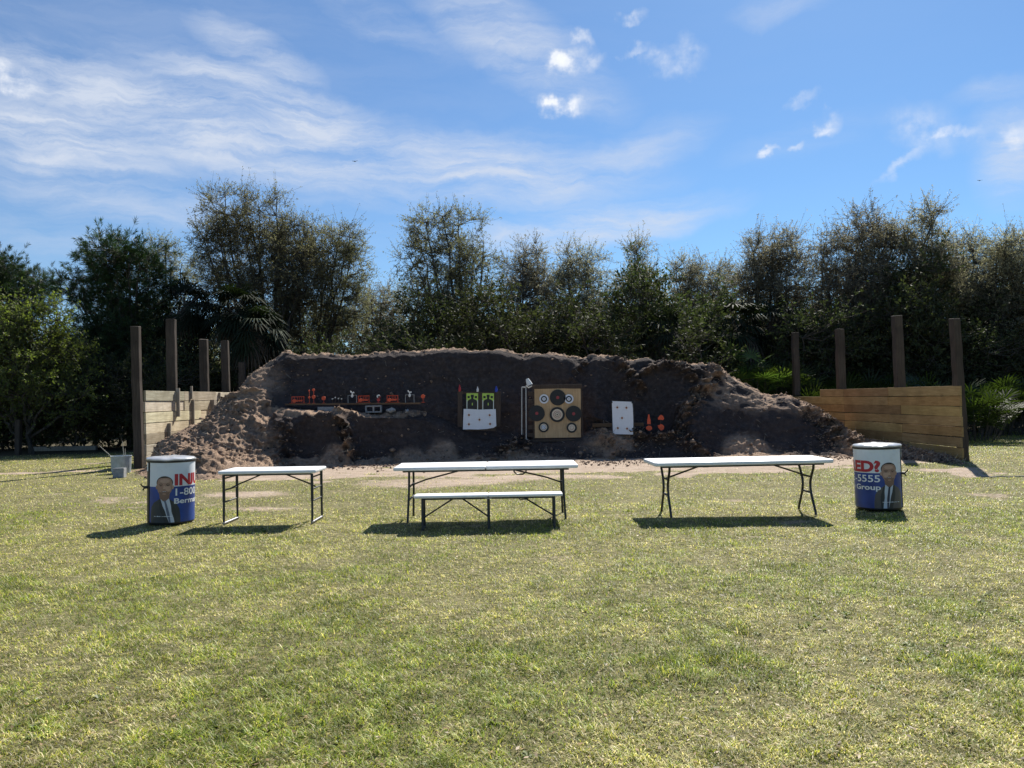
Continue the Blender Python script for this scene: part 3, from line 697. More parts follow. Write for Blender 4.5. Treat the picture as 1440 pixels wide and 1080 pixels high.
# middle 8 ft table
t2 = at_table('folding_table', 'long white folding table with a centre seam, standing behind the white bench', -.37, 10.66, R(0))
top_part(t2, .745, 2.46, .78, .045, 2)
for sx in (-1, 1):
    x = sx*1.035
    for sy in (-1, 1):
        MB().tube([(x, sy*.22, .70), (x+sx*.003, sy*.25, .40), (x+sx*.02, sy*.31, 0)], .0155, 10).build('leg', M['steel_dark'], t2, smooth=True)
    bar(t2, 'crossbar', [(x, -.27, .30), (x, .27, .30)]); bar(t2, 'crossbar', [(x, -.24, .47), (x, .24, .47)])
    bar(t2, 'brace', [(x, 0, .47), (x*.8, 0, .545), (sx*.2, 0, .70)], .011)
bar(t2, 'carry_handle', [(.36, .28, .70), (.38, .28, .60), (.42, .28, .565), (.50, .28, .565), (.545, .28, .60), (.56, .28, .70)], .011)
# bench
bn = empty('folding_bench', (-.325, 9.87, 0), R(.3), 'low white folding bench with black legs in front of the middle table', 'bench')
top_part(bn, .435, 1.88, .27, .036, 2)
for o_ in [c for c in bn.children if c.name.startswith('tabletop')]: o_.name = 'seat'
for x in (-.83, 0, .83):
    for sy in (-1, 1): bar(bn, 'leg', [(x, sy*.09, .40), (x, sy*.12, 0)], .016)
    bar(bn, 'crossbar', [(x, -.11, .14), (x, .11, .14)], .010); bar(bn, 'crossbar', [(x, -.13, .012), (x, .13, .012)], .013)
bar(bn, 'brace', [(-.83, 0, .14), (-.42, 0, .395)], .010); bar(bn, 'brace', [(0, 0, .14), (-.36, 0, .395)], .010); bar(bn, 'brace', [(.83, 0, .14), (.42, 0, .395)], .010)
bar(bn, 'carry_handle', [(.37, -.11, .398), (.40, -.11, .368), (.49, -.11, .368), (.51, -.11, .398)], .008)
# right table with wishbone legs
t3 = at_table('folding_table', 'long white folding table with curved wishbone legs, beside the right drum', 3.065, 10.68, R(2.0))
top_part(t3, .75, 2.42, .77, .05)
for sx in (-1, 1):
    x = sx*.98
    for sy in (-1, 1):
        MB().tube([(x-sx*.0, sy*.25, .70), (x, sy*.235, .62), (x, sy*.17, .52), (x, sy*.13, .44), (x, sy*.125, .36), (x, sy*.15, .27), (x, sy*.22, .14), (x, sy*.27, .05), (x, sy*.285, 0)], .0165, 10).build('leg', M['steel_dark'], t3, smooth=True)
    bar(t3, 'crossbar', [(x, -.14, .50), (x, .14, .50)]); bar(t3, 'crossbar', [(x, -.14, .285), (x, .14, .285)], .015)
    bar(t3, 'brace', [(x, 0, .50), (x*.93, 0, .525), (x*.42, 0, .695)], .012)
bar(t3, 'locking_ring', [(-.50, -.03, .69), (-.47, -.05, .655), (-.40, -.05, .655), (-.36, -.03, .69)], .009)

# ---- drums with a printed wrap
RAD = .305; HD = .885
def wrap_pt(th, z, r): return (r*math.sin(th), -r*math.cos(th), z)
def wrap_mesh(name, verts2, faces, r, m, root):
    """verts2: (arc length, z) flat outline bent round the drum"""
    bm = bmesh.new(); vs = [bm.verts.new((x, 0, z)) for x, z in verts2]; bm.verts.ensure_lookup_table()
    for f in faces:
        try: bm.faces.new([vs[i] for i in f])
        except Exception: pass
    x0 = min(v[0] for v in verts2); x1 = max(v[0] for v in verts2); x = math.ceil(x0/.012)*.012
    while x < x1:
        bmesh.ops.bisect_plane(bm, geom=bm.verts[:]+bm.edges[:]+bm.faces[:], plane_co=(x, 0, 0), plane_no=(1, 0, 0), dist=1e-6); x += .012
    for v in bm.verts: v.co = wrap_pt(v.co.x/RAD, v.co.z, r)
    bmesh.ops.recalc_face_normals(bm, faces=bm.faces)
    for f in bm.faces:
        c = f.calc_center_median()
        if f.normal.x*c.x+f.normal.y*c.y < 0: f.normal_flip()
    me = bpy.data.meshes.new(name); bm.to_mesh(me); bm.free(); return link(name, me, m, root)
def text_mesh(txt, size, bold, sx):
    cu = bpy.data.curves.new('lettering', 'FONT'); cu.body = txt; cu.size = size; cu.offset = bold; cu.resolution_u = 4; cu.align_x = 'LEFT'
    o = bpy.data.objects.new('lettering', cu); COL.objects.link(o); dg = bpy.context.evaluated_depsgraph_get(); dg.update()
    me = o.evaluated_get(dg).to_mesh(); v = [(q.co.x*sx, q.co.y) for q in me.vertices]; f = [tuple(p.vertices) for p in me.polygons]
    bpy.data.objects.remove(o); bpy.data.curves.remove(cu)
    if txt.isupper():                                   # capitals stand on one line: lift any glyph that dips below it
        par = list(range(len(v)))
        def find(a):
            while par[a] != a: a = par[a]
            return a
        for p in f:
            for q in p[1:]: par[find(q)] = find(p[0])
        lo = {}
        for i_, (x_, y_) in enumerate(v): r_i = find(i_); lo[r_i] = min(lo.get(r_i, 9), y_)
        ym = max(y_ for _, y_ in v); v = [(x_, y_) if lo[find(i_)] > -.03 else (x_, (y_-lo[find(i_)])*ym/(ym-lo[find(i_)])) for i_, (x_, y_) in enumerate(v)]
    x0 = min(a for a, _ in v); y0 = min(b_ for _, b_ in v if True); return [(a-x0, b_) for a, b_ in v], f
def fit_text(name, txt, width, cap, bold, start, z, m, root, end=None):
    v, f = text_mesh(txt, 1.0, bold, 1.0); wv = max(a for a, _ in v); hv = max(b_ for _, b_ in v)
    # capital height from a plain letter
    sc = width/wv; sz = cap/.70
    x0 = start if end is None else end-width
    return wrap_mesh(name, [(x0+a*sc, z+b_*sz) for a, b_ in v], f, RAD+.0034, m, root)
def ell(cx_, cz, rx, rz, n=26, a0=0, a1=360): return [(cx_+rx*math.cos(R(a0+(a1-a0)*i_/n)), cz+rz*math.sin(R(a0+(a1-a0)*i_/n))) for i_ in range(n if a1-a0 == 360 else n+1)]
LAY = [0]
def flat(name, poly, m, root, layer): return wrap_mesh(name, poly, [tuple(range(len(poly)))], RAD+.0022+layer*.0007, m, root)
def portrait(root, cx_, flip, suit, tie, shear=0):
    s_ = -1 if flip else 1
    X = lambda x: cx_+s_*x
    def P_(name, pts, m, l):
        fx = 1.25 if not ('suit' in name or 'lapel' in name or 'shirt' in name or 'tie' in name) else 1.0; sh_ = 1.0 if ('shirt' in name or 'tie' in name or 'lapel' in name) else 0.0
        return flat(name, [(X(x*fx+sh_*shear*max(0, .36-z)), z) for x, z in pts], M[m], root, l)
    fig = [(-.20, .035), (-.205, .16), (-.19, .25), (-.15, .305), (-.085, .345), (-.04, .375), (.04, .375), (.09, .335), (.15, .295), (.19, .22), (.205, .12), (.205, .035)]
    P_('printed_suit', fig, suit, 1)
    P_('printed_shirt', [(-.055, .385), (.0, .33), (.05, .375), (.072, .32), (.062, .18), (.085, .036), (.005, .036), (-.018, .20), (-.05, .30)], 'ink_shirt', 2)
    P_('printed_neck', [(-.055, .43), (.055, .43), (.05, .368), (.012, .325), (-.01, .325), (-.05, .372)], 'ink_skin_dark', 3)
    P_('printed_tie', [(-.012, .335), (.014, .335), (.020, .30), (.034, .16), (.030, .036), (.012, .036), (.000, .16), (-.006, .30)], tie, 4)
    P_('printed_lapel', [(-.075, .352), (-.05, .36), (-.035, .25), (.010, .036), (-.045, .036), (-.085, .22)], 'ink_lapel', 3)
    P_('printed_lapel', [(.062, .352), (.085, .335), (.115, .20), (.105, .036), (.078, .036), (.072, .20)], 'ink_lapel', 3)
    P_('printed_hair', ell(0, .575, .086, .090), 'ink_hair', 3)
    P_('printed_ear', ell(-.083, .515, .012, .028, 12), 'ink_skin', 3); P_('printed_ear', ell(.083, .515, .012, .028, 12), 'ink_skin_light', 3)
    face = [(-.078, .575), (-.066, .622), (-.035, .640), (.035, .642), (.066, .622), (.078, .575), (.079, .505), (.068, .455), (.042, .412), (.012, .396), (-.014, .396), (-.044, .412), (-.069, .455), (-.079, .505)]
    P_('printed_face', face, 'ink_skin', 4)
    P_('printed_cheek', ell(.036, .50, .030, .040, 16), 'ink_skin_light', 5); P_('printed_brow', ell(.004, .600, .050, .026, 16), 'ink_skin_light', 5)
    P_('printed_stubble', [(-.060, .452), (-.02, .448), (.02, .448), (.058, .452), (.038, .412), (.012, .398), (-.014, .398), (-.042, .412)], 'ink_skin_dark', 5)
    P_('printed_chin', ell(0, .424, .020, .012, 12), 'ink_skin', 6)
    for sx in (-1, 1):
        P_('printed_eyebrow', [(sx*.016, .556), (sx*.034, .565), (sx*.058, .556), (sx*.056, .550), (sx*.034, .558), (sx*.017, .549)], 'ink_hair', 6)
        P_('printed_eye_socket', ell(sx*.036, .538, .019, .009, 12), 'ink_skin_dark', 6); P_('printed_eye', ell(sx*.036, .537, .009, .005, 10), 'ink_hair', 7)
    P_('printed_nose', [(-.005, .535), (.006, .535), (.016, .492), (.010, .484), (-.012, .484), (-.015, .492)], 'ink_skin_light', 6)
    P_('printed_nose_shadow', [(-.016, .488), (.016, .488), (.010, .481), (-.010, .481)], 'ink_skin_dark', 7)
    P_('printed_mouth', [(-.032, .466), (.0, .460), (.032, .468), (.022, .452), (0, .446), (-.022, .451)], 'ink_skin_dark', 7)
    P_('printed_teeth', [(-.022, .462), (0, .458), (.022, .463), (.012, .455), (-.012, .454)], 'ink_shirt', 8)
    g = random.Random(int(cx_*1000)); b2 = []; x = -.14        # the unreadable name line
    b3 = MB()
    while x < .10:
        wdt = g.uniform(.004, .012); hh = g.choice([.007, .007, .010])
        b2.append([(X(x), .118), (X(x+wdt), .118), (X(x+wdt), .118+hh), (X(x), .118+hh)]); x += wdt+g.choice([.002, .003, .008])
    vv = []; ff = []
    for p_ in b2: ff.append(tuple(range(len(vv), len(vv)+4))); vv += p_
    wrap_mesh('printed_small_print', vv, ff, RAD+.0078, M['ink_white'], root)
def drum(label, X, Y, face, lean, mode):
    root = empty('drum', (X, Y, 0), face, label, 'drum')
    root.rotation_euler = (0, lean, face)
    b = MB(); b.lathe([(RAD-.025, 0), (RAD-.008, .012), (RAD-.002, .04), (RAD, .06), (RAD, HD-.03), (RAD-.004, HD)], 64); b.build('body', M['drum_black'], root, smooth=True)
    SP = R(68) if mode == 'left' else R(80)
    a0, a1 = (-R(60), R(185)) if mode == 'left' else (-R(185), R(72))
    def band(name, z0, z1, m, r):
        n = 90; vs = [wrap_pt(a0+(a1-a0)*i_/n, z, r) for z in (z0, z1) for i_ in range(n+1)]
        b = MB(); b.add(vs, [(i_, i_+1, n+2+i_, n+1+i_) for i_ in range(n)]); return b.build(name, m, root, smooth=True)
    band('white_wrap', .520, HD-.040, M['drum_white'], RAD+.002); band('blue_wrap', .035, .520, M['ink_blue'], RAD+.002)
    if mode == 'left':
        st = .042
        fit_text('lettering', 'INJURED?', .98, .152, .045, st, .532, M['ink_red'], root)
        fit_text('lettering', '1-800-555-5555', 1.06, .095, .012, st+.012, .398, M['ink_white'], root)
        fit_text('lettering', 'Berman Law Group', 1.10, .070, .022, st-.005, .290, M['ink_white'], root)
        portrait(root, -.085, False, 'ink_suit', 'ink_tie', .16)
    else:
        en = .040
        fit_text('lettering', 'INJURED?', 1.03, .152, .050, 0, .532, M['ink_red'], root, en)
        fit_text('lettering', '1-800-555-5555', 1.06, .095, .012, 0, .398, M['ink_white'], root, en-.012)
        fit_text('lettering', 'Berman Law Group', 1.10, .070, .022, 0, .290, M['ink_white'], root, en-.006)
        portrait(root, .150, True, 'ink_suit_brown', 'ink_tie_dark', .05)
    # rim band and lid
    b = MB(); b.lathe([(RAD-.01, HD-.045), (RAD+.010, HD-.040), (RAD+.013, HD-.020), (RAD+.010, HD), (RAD-.02, HD+.006)], 64); b.build('rim', M['drum_black'], root, smooth=True)
    g = random.Random(5 if mode == 'left' else 9); b = MB(); n = 64; vs = []; fs = []
    rr = [(RAD+.014, HD-.012), (RAD+.016, HD+.004), (RAD-.004, HD+.020), (RAD*.72, HD+.030), (RAD*.35, HD+.032)]
    ph = [g.uniform(0, 6.28) for _ in range(4)]
    for (r, z) in rr:
        for q in range(n):
            a = 2*math.pi*q/n; bump = (.004*math.sin(3*a+ph[0])+.002*math.sin(7*a+ph[1])+.002*math.sin(11*a+ph[2]))*(1 if z > HD-.01 else .6)
            vs.append((r*math.cos(a), r*math.sin(a), z+bump))
    for i_ in range(len(rr)-1):
        for q in range(n): fs.append((i_*n+q, i_*n+(q+1) % n, (i_+1)*n+(q+1) % n, (i_+1)*n+q))
    fs.append(tuple((len(rr)-1)*n+q for q in range(n))); b.add(vs, fs); b.build('lid', M['drum_lid'], root, smooth=True)
    sg = -1 if mode == 'left' else 1; aa = sg*R(84)
    b = MB(); c = Vector(wrap_pt(aa, .50, RAD+.02)); b.box(c, (.05, .05, .035)); b.tube([c+Vector((sg*.02, 0, .0)), c+Vector((sg*.05, 0, .03)), c+Vector((sg*.06, 0, .055))], .009); b.tube([c+Vector((sg*.015, 0, -.01)), c+Vector((sg*.035, 0, -.04))], .010)
    b.build('latch', M['drum_black'], root, bevel=.003)
    aa = sg*R(76 if mode == 'left' else 86); n = 6; b = MB()
    vs = [wrap_pt(aa+sg*0+R(-6+12*i_/n), z, RAD+.004) for z in (HD-.16, HD-.05) for i_ in range(n+1)]; b.add(vs, [(i_, i_+1, n+2+i_, n+1+i_) for i_ in range(n)]); b.build('strap_tab', M['ink_white'], root)
    b = MB(); b.tube([wrap_pt(sg*R(64 if mode == 'left' else 75), z, RAD+.003) for z in (.03, .3, .6, HD-.04)], .006); b.build('seam_cord', M['drum_black'], root)
    return root
g1 = at(240, 700, 10.8); drum('white and blue printed drum reading INJ, standing at the left end by the small table', g1.x, 10.80, math.atan2(4.75, 10.8), R(1.0), 'left')
g2 = at(1236, 700, 10.95); drum('white and blue printed drum reading ED?, standing at the right end', g2.x, 10.95, -math.atan2(5.2, 10.95), R(-1.0), 'right')

# ---- tub with sticks, block, beams on the left
tb = gnd(163, 667); root = empty('metal_tub', (tb.x, tb.y+.25, 0), 0, 'grey corrugated metal tub holding sticks, left of the plank wall', 'tub')
b = MB(); n = 72; vs = []; fs = []
prof = [(.20, 0), (.202, .02), (.21, .05), (.222, .38), (.226, .40), (.236, .405), (.236, .42), (.215, .42), (.205, .1)]
for pi, (r, z) in enumerate(prof):
    for q in range(n): a = 2*math.pi*q/n; r2 = r+(.005*math.sin(a*24) if 2 <= pi <= 3 else 0); vs.append((r2*math.cos(a), r2*math.sin(a), z))
for i_ in range(len(prof)-1):
    for q in range(n): fs.append((i_*n+q, i_*n+(q+1) % n, (i_+1)*n+(q+1) % n, (i_+1)*n+q))
fs.append(tuple(reversed(range(n)))); fs.append(tuple((len(prof)-1)*n+q for q in range(n))); b.add(vs, fs); b.build('tub_body', M['galv'], root, smooth=True)
T0 = Vector((tb.x, tb.y+.25, 0))
for i_, (dx0, e, lb) in enumerate(((-.12, (139, 626), 'pale bent stick leaning left out of the metal tub'), (.08, (172, 620), 'tallest pale stick standing in the metal tub'), (.12, (176, 631), 'short pale stick at the right side of the metal tub'))):
    p1 = at(e[0], e[1], T0.y); p0 = T0+Vector((dx0*.4, 0, .1)); mid = (p0+p1)/2+Vector((.02, .02, .03))
    tag(MB().tube([p0, mid, p1], [.012, .010, .006], 7).build('stick', M['rope'], None, smooth=True), lb, 'stick', 'sticks in the tub')
bl = gnd(165, 672.5); b = MB(); b.box((0, 0, .11), (.235, .19, .22)); o = b.build('concrete_block', M['concrete'], None, bevel=.01); o.location = (bl.x, bl.y+.1, 0); o.rotation_euler = (R(-3), 0, R(8)); tag(o, 'pale concrete block leaning on the foot of the metal tub', 'block')
p = gnd(32, 637); q = gnd(130, 634.5); b = MB(); b.box(((p.x+q.x)/2, p.y+.6, .10), (q.x-p.x, .18, .16), Matrix.Rotation(R(1), 3, 'Z')); tag(b.build('timber_beam', M['wood_grey'], None, bevel=.01), 'long grey timber beam lying on the ground under the left trees', 'beam')
p = gnd(20, 641); b = MB(); b.box((0, 0, .5), (.16, .16, 1.4)); o = b.build('timber_post', M['wood_post'], None, bevel=.01); o.location = (p.x, p.y+.2, 0); o.rotation_euler = (0, R(1.5), 0); tag(o, 'short grey upright post in the shade at the far left', 'post')
p = gnd(172, 632); b = MB(); b.box((0, 0, .6), (.10, .10, 1.9)); o = b.build('timber_post', M['wood_post'], None, bevel=.01); o.location = (p.x-.2, p.y+1.0, 0); tag(o, 'thin dark upright post behind the metal tub', 'post')
p = gnd(1398, 671); b = MB(); pts = [gnd(x, y)+Vector((0, 0, .012)) for x, y in ((1392, 672), (1405, 670.5), (1420, 671.5), (1436, 670.5), (1470, 672))]; tag(b.tube(pts, .012, 6).build('garden_hose', M['rope'], None, smooth=True), 'pale hose lying in the grass at the right edge', 'hose')

# ---- targets
def quad_slab(name, corners, D, m, th=.012, lab=None, cat=None, grp=None, Ds=None, sub=1, wav=0):
    pts = [at(x, y, D) for x, y in corners]; b = MB(); n = len(pts)
    b.add([tuple(p) for p in pts]+[tuple(p+Vector((0, th, 0))) for p in pts], [tuple(range(n)), tuple(reversed(range(n, 2*n)))]+[(i_, i_+n, (i_+1) % n+n, (i_+1) % n) for i_ in range(n)])
    o = b.build(name, m, None)
    if lab: tag(o, lab, cat, grp)
    return o
def rect(x0, y0, x1, y1): return [(x0, y0), (x1, y0), (x1, y1), (x0, y1)]
def thing_at(name, x, y, D, label, cat, grp=None): return empty(name, at(x, y, D), 0, label, cat, grp)
def pchild(root, name, corners, D, m, th=.01):
    b = MB(); pts = [at(x, y, D)-root.location for x, y in corners]; n = len(pts)
    b.add([tuple(p) for p in pts]+[tuple(p+Vector((0, th, 0))) for p in pts], [tuple(range(n)), tuple(reversed(range(n, 2*n)))]+[(i_, i_+n, (i_+1) % n+n, (i_+1) % n) for i_ in range(n)])
    o = b.build(name, m, root); return o
def pdisc(root, name, x, y, D, rpx, m, th=.006, n=36, inner=0):
    c = at(x, y, D)-root.location; r = rpx*D/F; b = MB()
    if inner: b.lathe([(r, -th/2), (r, th/2), (inner*D/F, th/2), (inner*D/F, -th/2), (r, -th/2)], n, c, axis='Y', cap=False)
    else: b.lathe([(r, -th/2), (r, th/2)], n, c, axis='Y')
    return b.build(name, m, root)
# big plywood board
DB = 21.15
bd = thing_at('target_board', 784, 616, DB, 'large plywood board on a timber frame holding round targets, centre of the berm', 'target board')
pchild(bd, 'panel', [(751.5, 546), (816.5, 546.5), (817, 615), (752, 616)], DB, M['ply'], .018)
b = MB(); o0 = bd.location
for (x0, y0, x1, y1) in ((749.5, 541.5, 818.5, 545.8), (817.2, 546, 820, 617), (748.6, 542, 751.2, 618)):
    A = at(x0, y0, DB)-o0; B_ = at(x1, y1, DB)-o0; b.box(((A.x+B_.x)/2, .03, (A.z+B_.z)/2), (abs(B_.x-A.x), .07, abs(A.z-B_.z)))
b.build('frame', M['wood_dark'], bd, bevel=.004)
for i_, yy in enumerate((551, 562, 569, 578, 586.5, 598, 609)):
    A = at(742.5, yy, DB)-o0; B_ = at(751, yy+5.5, DB)-o0; b = MB(); b.box(((A.x+B_.x)/2, .045, (A.z+B_.z)/2), (B_.x-A.x, .08, A.z-B_.z)); b.build('side_slat', M['wood_dark'], bd, bevel=.004)
A = at(746, 617, DB)-o0; B_ = at(818, 620, DB)-o0; b = MB(); b.box(((A.x+B_.x)/2, .05, (A.z+B_.z)/2-.02), (B_.x-A.x, .12, .07)); b.build('sill', M['wood_dark'], bd, bevel=.004)
DT = DB-.022
def rt(x, y, lab, parts):
    r = thing_at('round_target', x, y, DT, lab, 'target', 'round targets on the plywood board')
    for i_, (nm, rp, m) in enumerate(parts): pdisc(r, nm, x, y, DT-i_*.008, rp, M[m], .010)
    return r
red3 = [('black_disc', 11.2, 'black_ink'), ('red_centre', 2.2, 'red_ink')]
rt(784.3, 559, 'big black round target with red centre, top middle of the plywood board', red3)
rt(754.8, 581.3, 'big black round target with red centre, overhanging the left edge of the plywood board', red3)
rt(806.7, 581.8, 'big black round target with magenta centre, right side of the plywood board', red3)
c = rt(783.6, 583, 'black round target with cream ringed middle, centre of the plywood board', [('black_disc', 10.6, 'black_ink'), ('cream_disc', 7.6, 'cream'), ('ring', 5.2, 'red_ink'), ('cream_disc', 4.7, 'cream'), ('ring', 3.2, 'rust'), ('cream_disc', 2.7, 'cream'), ('bullseye', .9, 'black_ink')])
for x, y, lab in ((765, 561, 'small white round target with thick black ring, upper left of the plywood board'), (800, 561, 'small white round target with thick black ring, upper right of the plywood board')):
    rt(x, y, lab, [('white_disc', 6.6, 'paper'), ('black_ring', 4.3, 'black_ink'), ('white_disc', 2.5, 'paper'), ('bullseye', .7, 'black_ink')])
rt(764.5, 600.8, 'black edged round target with white rings, lower left of the plywood board', [('black_disc', 7.2, 'black_ink'), ('white_disc', 4.9, 'cream'), ('ring', 3.4, 'black_ink'), ('white_disc', 3.0, 'paper'), ('ring', 1.6, 'black_ink'), ('white_disc', 1.2, 'paper')])
rt(804, 601.5, 'black edged round target with plain pinkish middle, lower right of the plywood board', [('black_disc', 7.2, 'black_ink'), ('pink_disc', 4.7, 'cream'), ('ring', 2.8, 'red_ink'), ('pink_disc', 2.5, 'cream')])
# pipe frame + lamp
pf_ = thing_at('pipe_frame', 738, 615, DB-.3, 'thin white pipe frame standing left of the plywood board', 'pipe frame')
o0 = pf_.location; D_ = DB-.3
pp = [at(x, y, D_)-o0 for x, y in ((733.8, 611), (733.8, 544.6), (739.6, 544.6), (740, 617.5), (742.5, 618))]
MB().tube([pp[0], pp[1]], .016, 10).build('upright', M['pipe'], pf_, smooth=True); MB().tube([pp[2], pp[3], pp[4]], .016, 10).build('upright', M['pipe'], pf_, smooth=True); MB().tube([pp[1], pp[2]], .018, 10).build('elbow', M['pipe'], pf_, smooth=True)
lp = thing_at('spotlight', 743, 545, D_, 'small white tilted spotlight above the left corner of the plywood board', 'spotlight'); o0 = lp.location
a = at(741.2, 532.5, D_)-o0; c = at(745, 541.5, D_)-o0
MB().tube([a, a*.6+c*.4, c], [.038, .062, .085], 14).build('housing', M['whitepaint'], lp, smooth=True)
MB().tube([at(739.8, 542.2, D_)-o0, at(743.5, 545, D_)-o0, at(748, 542.5, D_)-o0], .02, 8).build('bracket', M['whitepaint'], lp, smooth=True)
# dark board with silhouettes
DL = 21.25
bd2 = thing_at('target_board', 672, 602, DL, 'dark timber board with two green silhouette papers on the berm', 'target board'); o0 = bd2.location
pchild(bd2, 'panel', [(655, 551.5), (697, 551), (697.5, 606), (655, 606)], DL, M['wood_dark'], .03)
for x in (643.5, 697.5): pchild(bd2, 'side_board', rect(x, 550.5, x+6.5, 600), DL-.02, M['wood_dark'], .05)
pchild(bd2, 'cross_rail', rect(642.5, 551, 704, 554), DL-.0+.055, M['wood_dark'], .05)
DS = DL-.012
for x0, lab in ((656, 'left lime green paper with a black silhouette target'), (678.3, 'right lime green paper with a black silhouette target')):
    r = thing_at('silhouette_target', x0+8, 576, DS, lab, 'target', 'lime silhouette papers'); D2 = DS
    pchild(r, 'paper', rect(x0, 553, x0+16.3, 577), D2, M['lime'], .004)
    pchild(r, 'white_border', rect(x0+.2, 562.5, x0+1.1, 577), D2-.004, M['paper'], .003); pchild(r, 'white_border', rect(x0+15.3, 562.5, x0+16.2, 577), D2-.004, M['paper'], .003)
    sil = [(6.0, 555), (10.2, 555), (10.4, 557.5), (9.6, 559.6), (9.8, 561), (12.5, 562), (14.6, 563.6), (15.0, 566), (15.0, 576.5), (1.3, 576.5), (1.3, 566), (1.8, 563.6), (3.8, 562), (6.5, 561), (6.7, 559.6), (5.9, 557.5)]
    pchild(r, 'silhouette', [(x0+a_, y_) for a_, y_ in sil], D2-.006, M['black_ink'], .004)
    for q in (3.0, 13.2): pchild(r, 'small_square', rect(x0+q-1.6, 556.8, x0+q+1.6, 560), D2-.006, M['black_ink'], .004)
    pchild(r, 'centre_mark', rect(x0+7.6, 566.5, x0+8.8, 570), D2-.009, M['lime'], .003)
def splatter(label, corners, dots, D, name='splatter_target', clips=None, text=None, back=None):
    r = thing_at(name, corners[0][0], corners[-1][1], D, label, 'target', 'white splatter papers')
    if back: pchild(r, 'backing_board', back, D+.012, M['black_ink'], .02)
    # paper with a slight wave
    pchild(r, 'paper', corners, D, M['paper'], .004)
    for x, y in dots:
        pdisc(r, 'red_halo', x, y, D-.003, 1.9, M['cream'], .002, 16); pdisc(r, 'red_dot', x, y, D-.006, 1.25, M['red_ink'], .003, 16); pdisc(r, 'black_dot', x, y, D-.009, .75, M['black_ink'], .003, 12)
        pchild(r, 'crosshair', rect(x-4.2, y-.12, x+4.2, y+.12), D-.002, M['hinge'], .001); pchild(r, 'crosshair', rect(x-.12, y-3.6, x+.12, y+3.6), D-.0025, M['hinge'], .001)
    for x, y in clips or []: pchild(r, 'clip', rect(x-1.3, y-1.2, x+1.3, y+1.2), D-.012, M['black_ink'], .012)
    return r
splatter('wide white paper with five red dots hanging below the lime silhouettes', [(652, 575), (660, 575.2), (674, 576), (688, 575.6), (697.2, 575.2), (697.6, 590), (698, 599), (694, 601.5), (685, 603.2), (672, 604), (660, 603.7), (651, 604), (651.4, 590)],
         [(659.4, 583.6), (688.6, 583.8), (674.2, 590.2), (659.4, 596.6), (689.2, 596.2)], DL-.05)
splatter('tall white paper with five red dots on the right of the berm', [(860.5, 564), (889, 565), (890, 575), (890.6, 593), (890.2, 611), (862, 610.5), (861.3, 590)],
         [(868, 572.9), (880.9, 573.4), (874.7, 587.8), (868.8, 602), (881.8, 602.8)], 20.95, clips=[(860, 565.6), (889.5, 566), (890.3, 603)], back=[(860, 563.6), (891, 564.2), (892, 611.5), (861, 612)])
b = MB(); A = at(833, 592, 21.5); B_ = at(905, 603, 21.5); b.box(((A.x+B_.x)/2, 21.5, (A.z+B_.z)/2), (B_.x-A.x, .1, .10)); tag(b.build('timber_beam', M['plank_brown'], None, bevel=.006), 'short brown timber beam behind the tall white paper', 'beam')
# bottles on the dark board
for x, y0, y1, m, lab, wd in ((646.5, 541, 551, 'red', 'dark red bottle standing on the left end of the dark board', 1.7), (671.7, 543.6, 551, 'whitepaint', 'white pointed bottle standing on top of the dark board', 1.5), (698, 543, 551.5, 'blue', 'blue bottle standing on the right end of the dark board', 2.1)):
    p = at(x, y1, DL+.01); h_ = (y1-y0)*DL/F; rr_ = wd*DL/F; prof = [(rr_*.85, 0), (rr_, .01), (rr_, h_*.5), (rr_*.55, h_*.68), (rr_*.4, h_*.95), (rr_*.3, h_)]
    o = empty('bottle', p, 0, lab, 'bottle', 'bottles on the dark board'); MB().lathe(prof[:4], 16).build('bottle_body', M[m], o, smooth=True); MB().lathe([(rr_*.55, h_*.68), (rr_*.4, h_*.95), (rr_*.3, h_)], 16).build('cap', M[m], o, smooth=True)
# shelf plank
DP = 21.25
A = at(402, 567.2, DP); B_ = at(592, 565.6, DP); b = MB(); b.box((0, 0, 0), ((B_-A).length, .22, .045), Matrix.Rotation(-math.atan2(B_.z-A.z, B_.x-A.x), 3, 'Y'))
zc_ = (A.z+B_.z)/2-.03; o = b.build('shelf_plank', M['plank_brown'], None, bevel=.004); o.location = ((A.x+B_.x)/2, DP+.02, zc_); tag(o, 'long brown plank carrying the row of small targets on the berm ledge', 'plank')
def zplank(x): return A.z+(B_.z-A.z)*(x-402)/190-.008
def on_plank(x): p = at(x, 566, DP-.03); return Vector((p.x, DP-.03, zplank(x)))
s1 = DP/F
def rack(x, w_, h_, label):
    r = empty('spinner_rack', on_plank(x), 0, label, 'spinner rack', 'orange spinner racks'); W2 = w_*s1/2; Hh = h_*s1; rr_ = .008
    MB().tube([(-W2, 0, 0), (-W2, 0, Hh), (W2, 0, Hh), (W2, 0, 0)], rr_*1.4, 6).tube([(-W2, .0, Hh*.5), (W2, 0, Hh*.5)], rr_, 6).tube([(-W2-.03, -.1, .01), (-W2-.03, .1, .01)], rr_, 6).tube([(W2+.03, -.1, .01), (W2+.03, .1, .01)], rr_, 6).tube([(-W2-.03, 0, .01), (W2+.03, 0, .01)], rr_, 6).build('rack_frame', M['orange'], r)
    for q, sz in ((-.55, 2.6), (-.05, 1.5), (.3, 1.1), (.62, 1.3)):
        MB().tube([(q*W2, -.01, Hh), (q*W2, -.01, Hh*.42)], .005, 5).lathe([(sz*s1, -.008), (sz*s1, .008)], 18, (q*W2, -.02, Hh*.40), axis='Y').build('paddle', M['orange'], r)
    return r
rack(419, 17, 9.5, 'wide orange spinner rack at the left end of the shelf plank'); rack(511.5, 15, 10, 'orange spinner rack right of the first white bird target'); rack(552, 15, 10, 'orange spinner rack left of the second white bird target')
